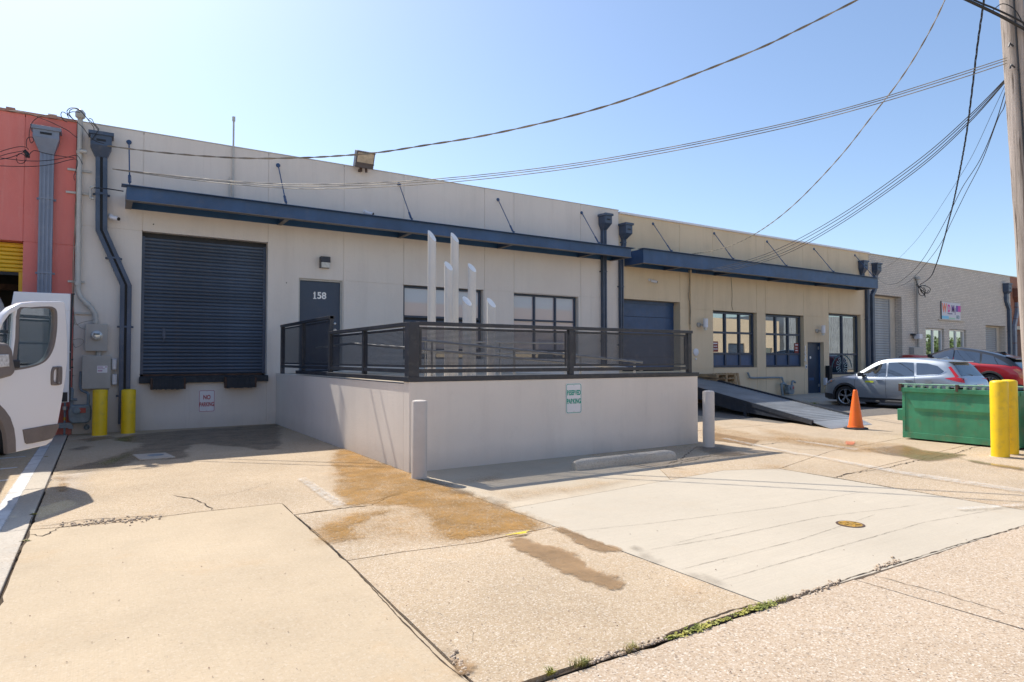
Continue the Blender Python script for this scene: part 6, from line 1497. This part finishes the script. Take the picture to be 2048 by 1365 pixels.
D0 = Vector((-.42, 9.86, 0)); e1 = Vector((.458, .894, 0)).normalized(); nD = Vector((e1.y, -e1.x, 0))
vd = lambda *p: [((x/3.793), 560+y/3.793) for x, y in p]
def dloc(px, off=0.):
    out = []
    for x, y in px:
        q = on_plane(x, y, D0+nD*off, nD)-D0-nD*off; out.append((q.dot(e1), q.z))
    return out
DM = Matrix(((e1.x, 0, nD.x, D0.x), (e1.y, 0, nD.y, D0.y), (0, 1, 0, 0), (0, 0, 0, 1)))
def rnd(p, k=4): 
    q = smooth_pts([(a, b, 0) for a, b in p+p[:1]], k)[:-1]; return [(v.x, v.y) for v in q]
def plate(name, outer, holes, th, off, mat, parent, bev=.006, M=None, hid=False):
    """flat sheet with real openings: outline and holes filled, given thickness"""
    cu = bpy.data.curves.new('t', 'CURVE'); cu.dimensions = '2D'; cu.fill_mode = 'BOTH'; cu.extrude = th/2; cu.bevel_depth = bev; cu.bevel_resolution = 2; cu.offset = -bev
    for pl in [outer]+holes:
        s = cu.splines.new('POLY'); s.points.add(len(pl)-1); s.use_cyclic_u = True
        for i, (a, b) in enumerate(pl): s.points[i].co = (a, b, 0, 1)
    ob = bpy.data.objects.new('t', cu); COL.objects.link(ob); dg = bpy.context.evaluated_depsgraph_get()
    me = bpy.data.meshes.new_from_object(ob.evaluated_get(dg)); bpy.data.objects.remove(ob)
    me.transform((M or DM) @ Matrix.Translation((0, 0, off))); me.materials.clear(); me.materials.append(mat)
    me.polygons.foreach_set('use_smooth', [True]*len(me.polygons)); me.set_sharp_from_angle(angle=R(35))
    return link(name, me, parent)
outer = dloc(vd((-170, 640), (-60, 400), (0, 270), (60, 212), (140, 175), (250, 163), (440, 163), (466, 168), (474, 190), (483, 330), (492, 480), (491, 620), (478, 740), (462, 830), (448, 930), (420, 1080), (400, 1160), (372, 1225), (330, 1255), (85, 1310), (82, 1215), (70, 1130), (40, 1045), (0, 985), (-60, 940), (-170, 920)))
win = dloc(vd((62, 684), (95, 440), (110, 232), (200, 214), (345, 206), (385, 216), (405, 240), (409, 300), (404, 400), (385, 505), (350, 580), (300, 628), (200, 664)))
win = rnd(win, 3)
tri = dloc(vd((-110, 670), (-60, 480), (0, 330), (50, 262), (98, 236), (80, 440), (58, 640), (50, 690)))
dr = plate('front_door', outer, [win, tri], .045, 0, vpaint, van, .012)
dr['label'] = 'open white front door with a tinted window'
wi = rnd(dloc(vd((95, 672), (118, 440), (135, 228), (240, 218), (345, 216), (378, 224), (390, 245), (392, 300), (382, 440), (356, 540), (318, 602), (250, 640))), 3)
plate('window_seal', rnd(dloc(vd((58, 692), (92, 440), (106, 228), (200, 210), (346, 202), (389, 212), (409, 238), (413, 300), (408, 402), (389, 508), (353, 584), (302, 633), (201, 669))), 3), [wi], .03, .018, vtrim, dr, .004)
gl_ = clear_glass('van_side_glass', (.80, .92, .92), .68)
plate('side_window', wi, [], .004, .012, gl_, dr, 0)
plate('quarter_window', tri, [], .004, .008, gl_, dr, 0)
plate('inner_trim', dloc(vd((98, 668), (120, 640), (235, 625), (225, 650), (160, 668))), [], .02, -.03, vtrim, dr, .004)
plate('lower_moulding', rnd(dloc(vd((145, 1137), (230, 1122), (412, 1092), (409, 1130), (392, 1170), (368, 1205), (270, 1230), (176, 1246), (160, 1222), (152, 1180))), 2), [], .02, .03, vtrim, dr, .008)
plate('wheel_arch_trim', dloc(vd((-60, 925), (0, 984), (42, 1042), (72, 1128), (84, 1215), (86, 1306), (20, 1320), (14, 1230), (5, 1165), (-20, 1090), (-60, 1030))), [], .03, .03, vtrim, dr, .008)
plate('body_crease', dloc(vd((-60, 868), (200, 862), (456, 842), (455, 850), (200, 876), (-60, 884))), [], .004, .025, vpaint, dr, .005)
hd_ = plate('door_handle', rnd(dloc(vd((376, 660), (430, 657), (442, 672), (440, 770), (430, 796), (372, 801), (361, 782), (362, 700))), 3), [rnd(dloc(vd((386, 680), (425, 678), (430, 700), (428, 752), (415, 775), (380, 772), (376, 740), (378, 700))), 2)], .02, .035, vtrim, dr, .006)
plate('handle_recess', rnd(dloc(vd((386, 680), (425, 678), (430, 700), (428, 752), (415, 775), (380, 772), (376, 740), (378, 700))), 2), [], .003, .026, vblack, dr, 0)
plate('handle_grip', rnd(dloc(vd((404, 665), (422, 664), (424, 720), (418, 786), (398, 790), (402, 730))), 2), [], .012, .055, vtrim, dr, .005)
c = dloc(vd((406, 780)))[0]; MB().tube([DM @ Vector((c[0], c[1], .055)), DM @ Vector((c[0], c[1], .068))], .011, 12).build('lock', alum, dr)
# mirror on the door
mw = lambda px, off: DM @ Vector((*dloc(vd(px))[0], off))
mm = plate('mirror', rnd(dloc(vd((-120, 480), (-10, 480), (25, 505), (42, 545), (50, 620), (61, 680), (50, 715), (10, 738), (-120, 740)), .14), 3), [], .10, .14, vtrim, dr, .03)
plate('indicator', rnd(dloc(vd((-100, 570), (30, 566), (47, 575), (49, 650), (38, 658), (-100, 660)), .2), 2), [], .02, .215, paint('indicator_lens', (.66, .66, .66), .12, 0, .35, 30, coat=1), dr, .006)
MB().beam(mw((30, 640), .03), mw((20, 640), .14), .12, .1).build('mirror_arm', vblack, dr, bevel=.02)
# rear barn door swung out flat
bd_ = [FY(x, y, 14.45) for x, y in vd((84, 195), (104, 88), (538, 106), (527, 928), (84, 960))]
rdo = MB().prism([tuple(p) for p in bd_], (0, .05, 0)).build('rear_door', vpaint, van, bevel=.012, label='open rear cargo door standing beside the wall')
e_ = [FY(x, y, 14.44) for x, y in vd((540, 104), (556, 104), (553, 180), (541, 560), (534, 925), (524, 925), (528, 560))]
MB().prism([tuple(p) for p in e_], (0, .075, 0)).build('door_seal', vblack, rdo)
for y in (108, 606, 664):
    p = [FY(x, yy, 14.43) for x, yy in vd((540, y-4), (566 if y < 200 else 556, y-4), (566 if y < 200 else 556, y+5), (540, y+5))]
    MB().prism([tuple(q) for q in p], (0, .05, 0)).build('hinge', vblack, rdo)
p = [FY(x, yy, 14.447) for x, yy in vd((440, 855), (512, 853), (511, 924), (440, 926))]; MB().prism([tuple(q) for q in p], (0, -.012, 0)).build('plate_recess', vblack, rdo)
for yy in (225, 545, 682):
    p = [FY(x, y2, 14.447) for x, y2 in vd((84, yy+14), (534, yy), (534, yy+6), (84, yy+20))]; MB().prism([tuple(q) for q in p], (0, -.008, 0)).build('pressed_line', vpaint, rdo)
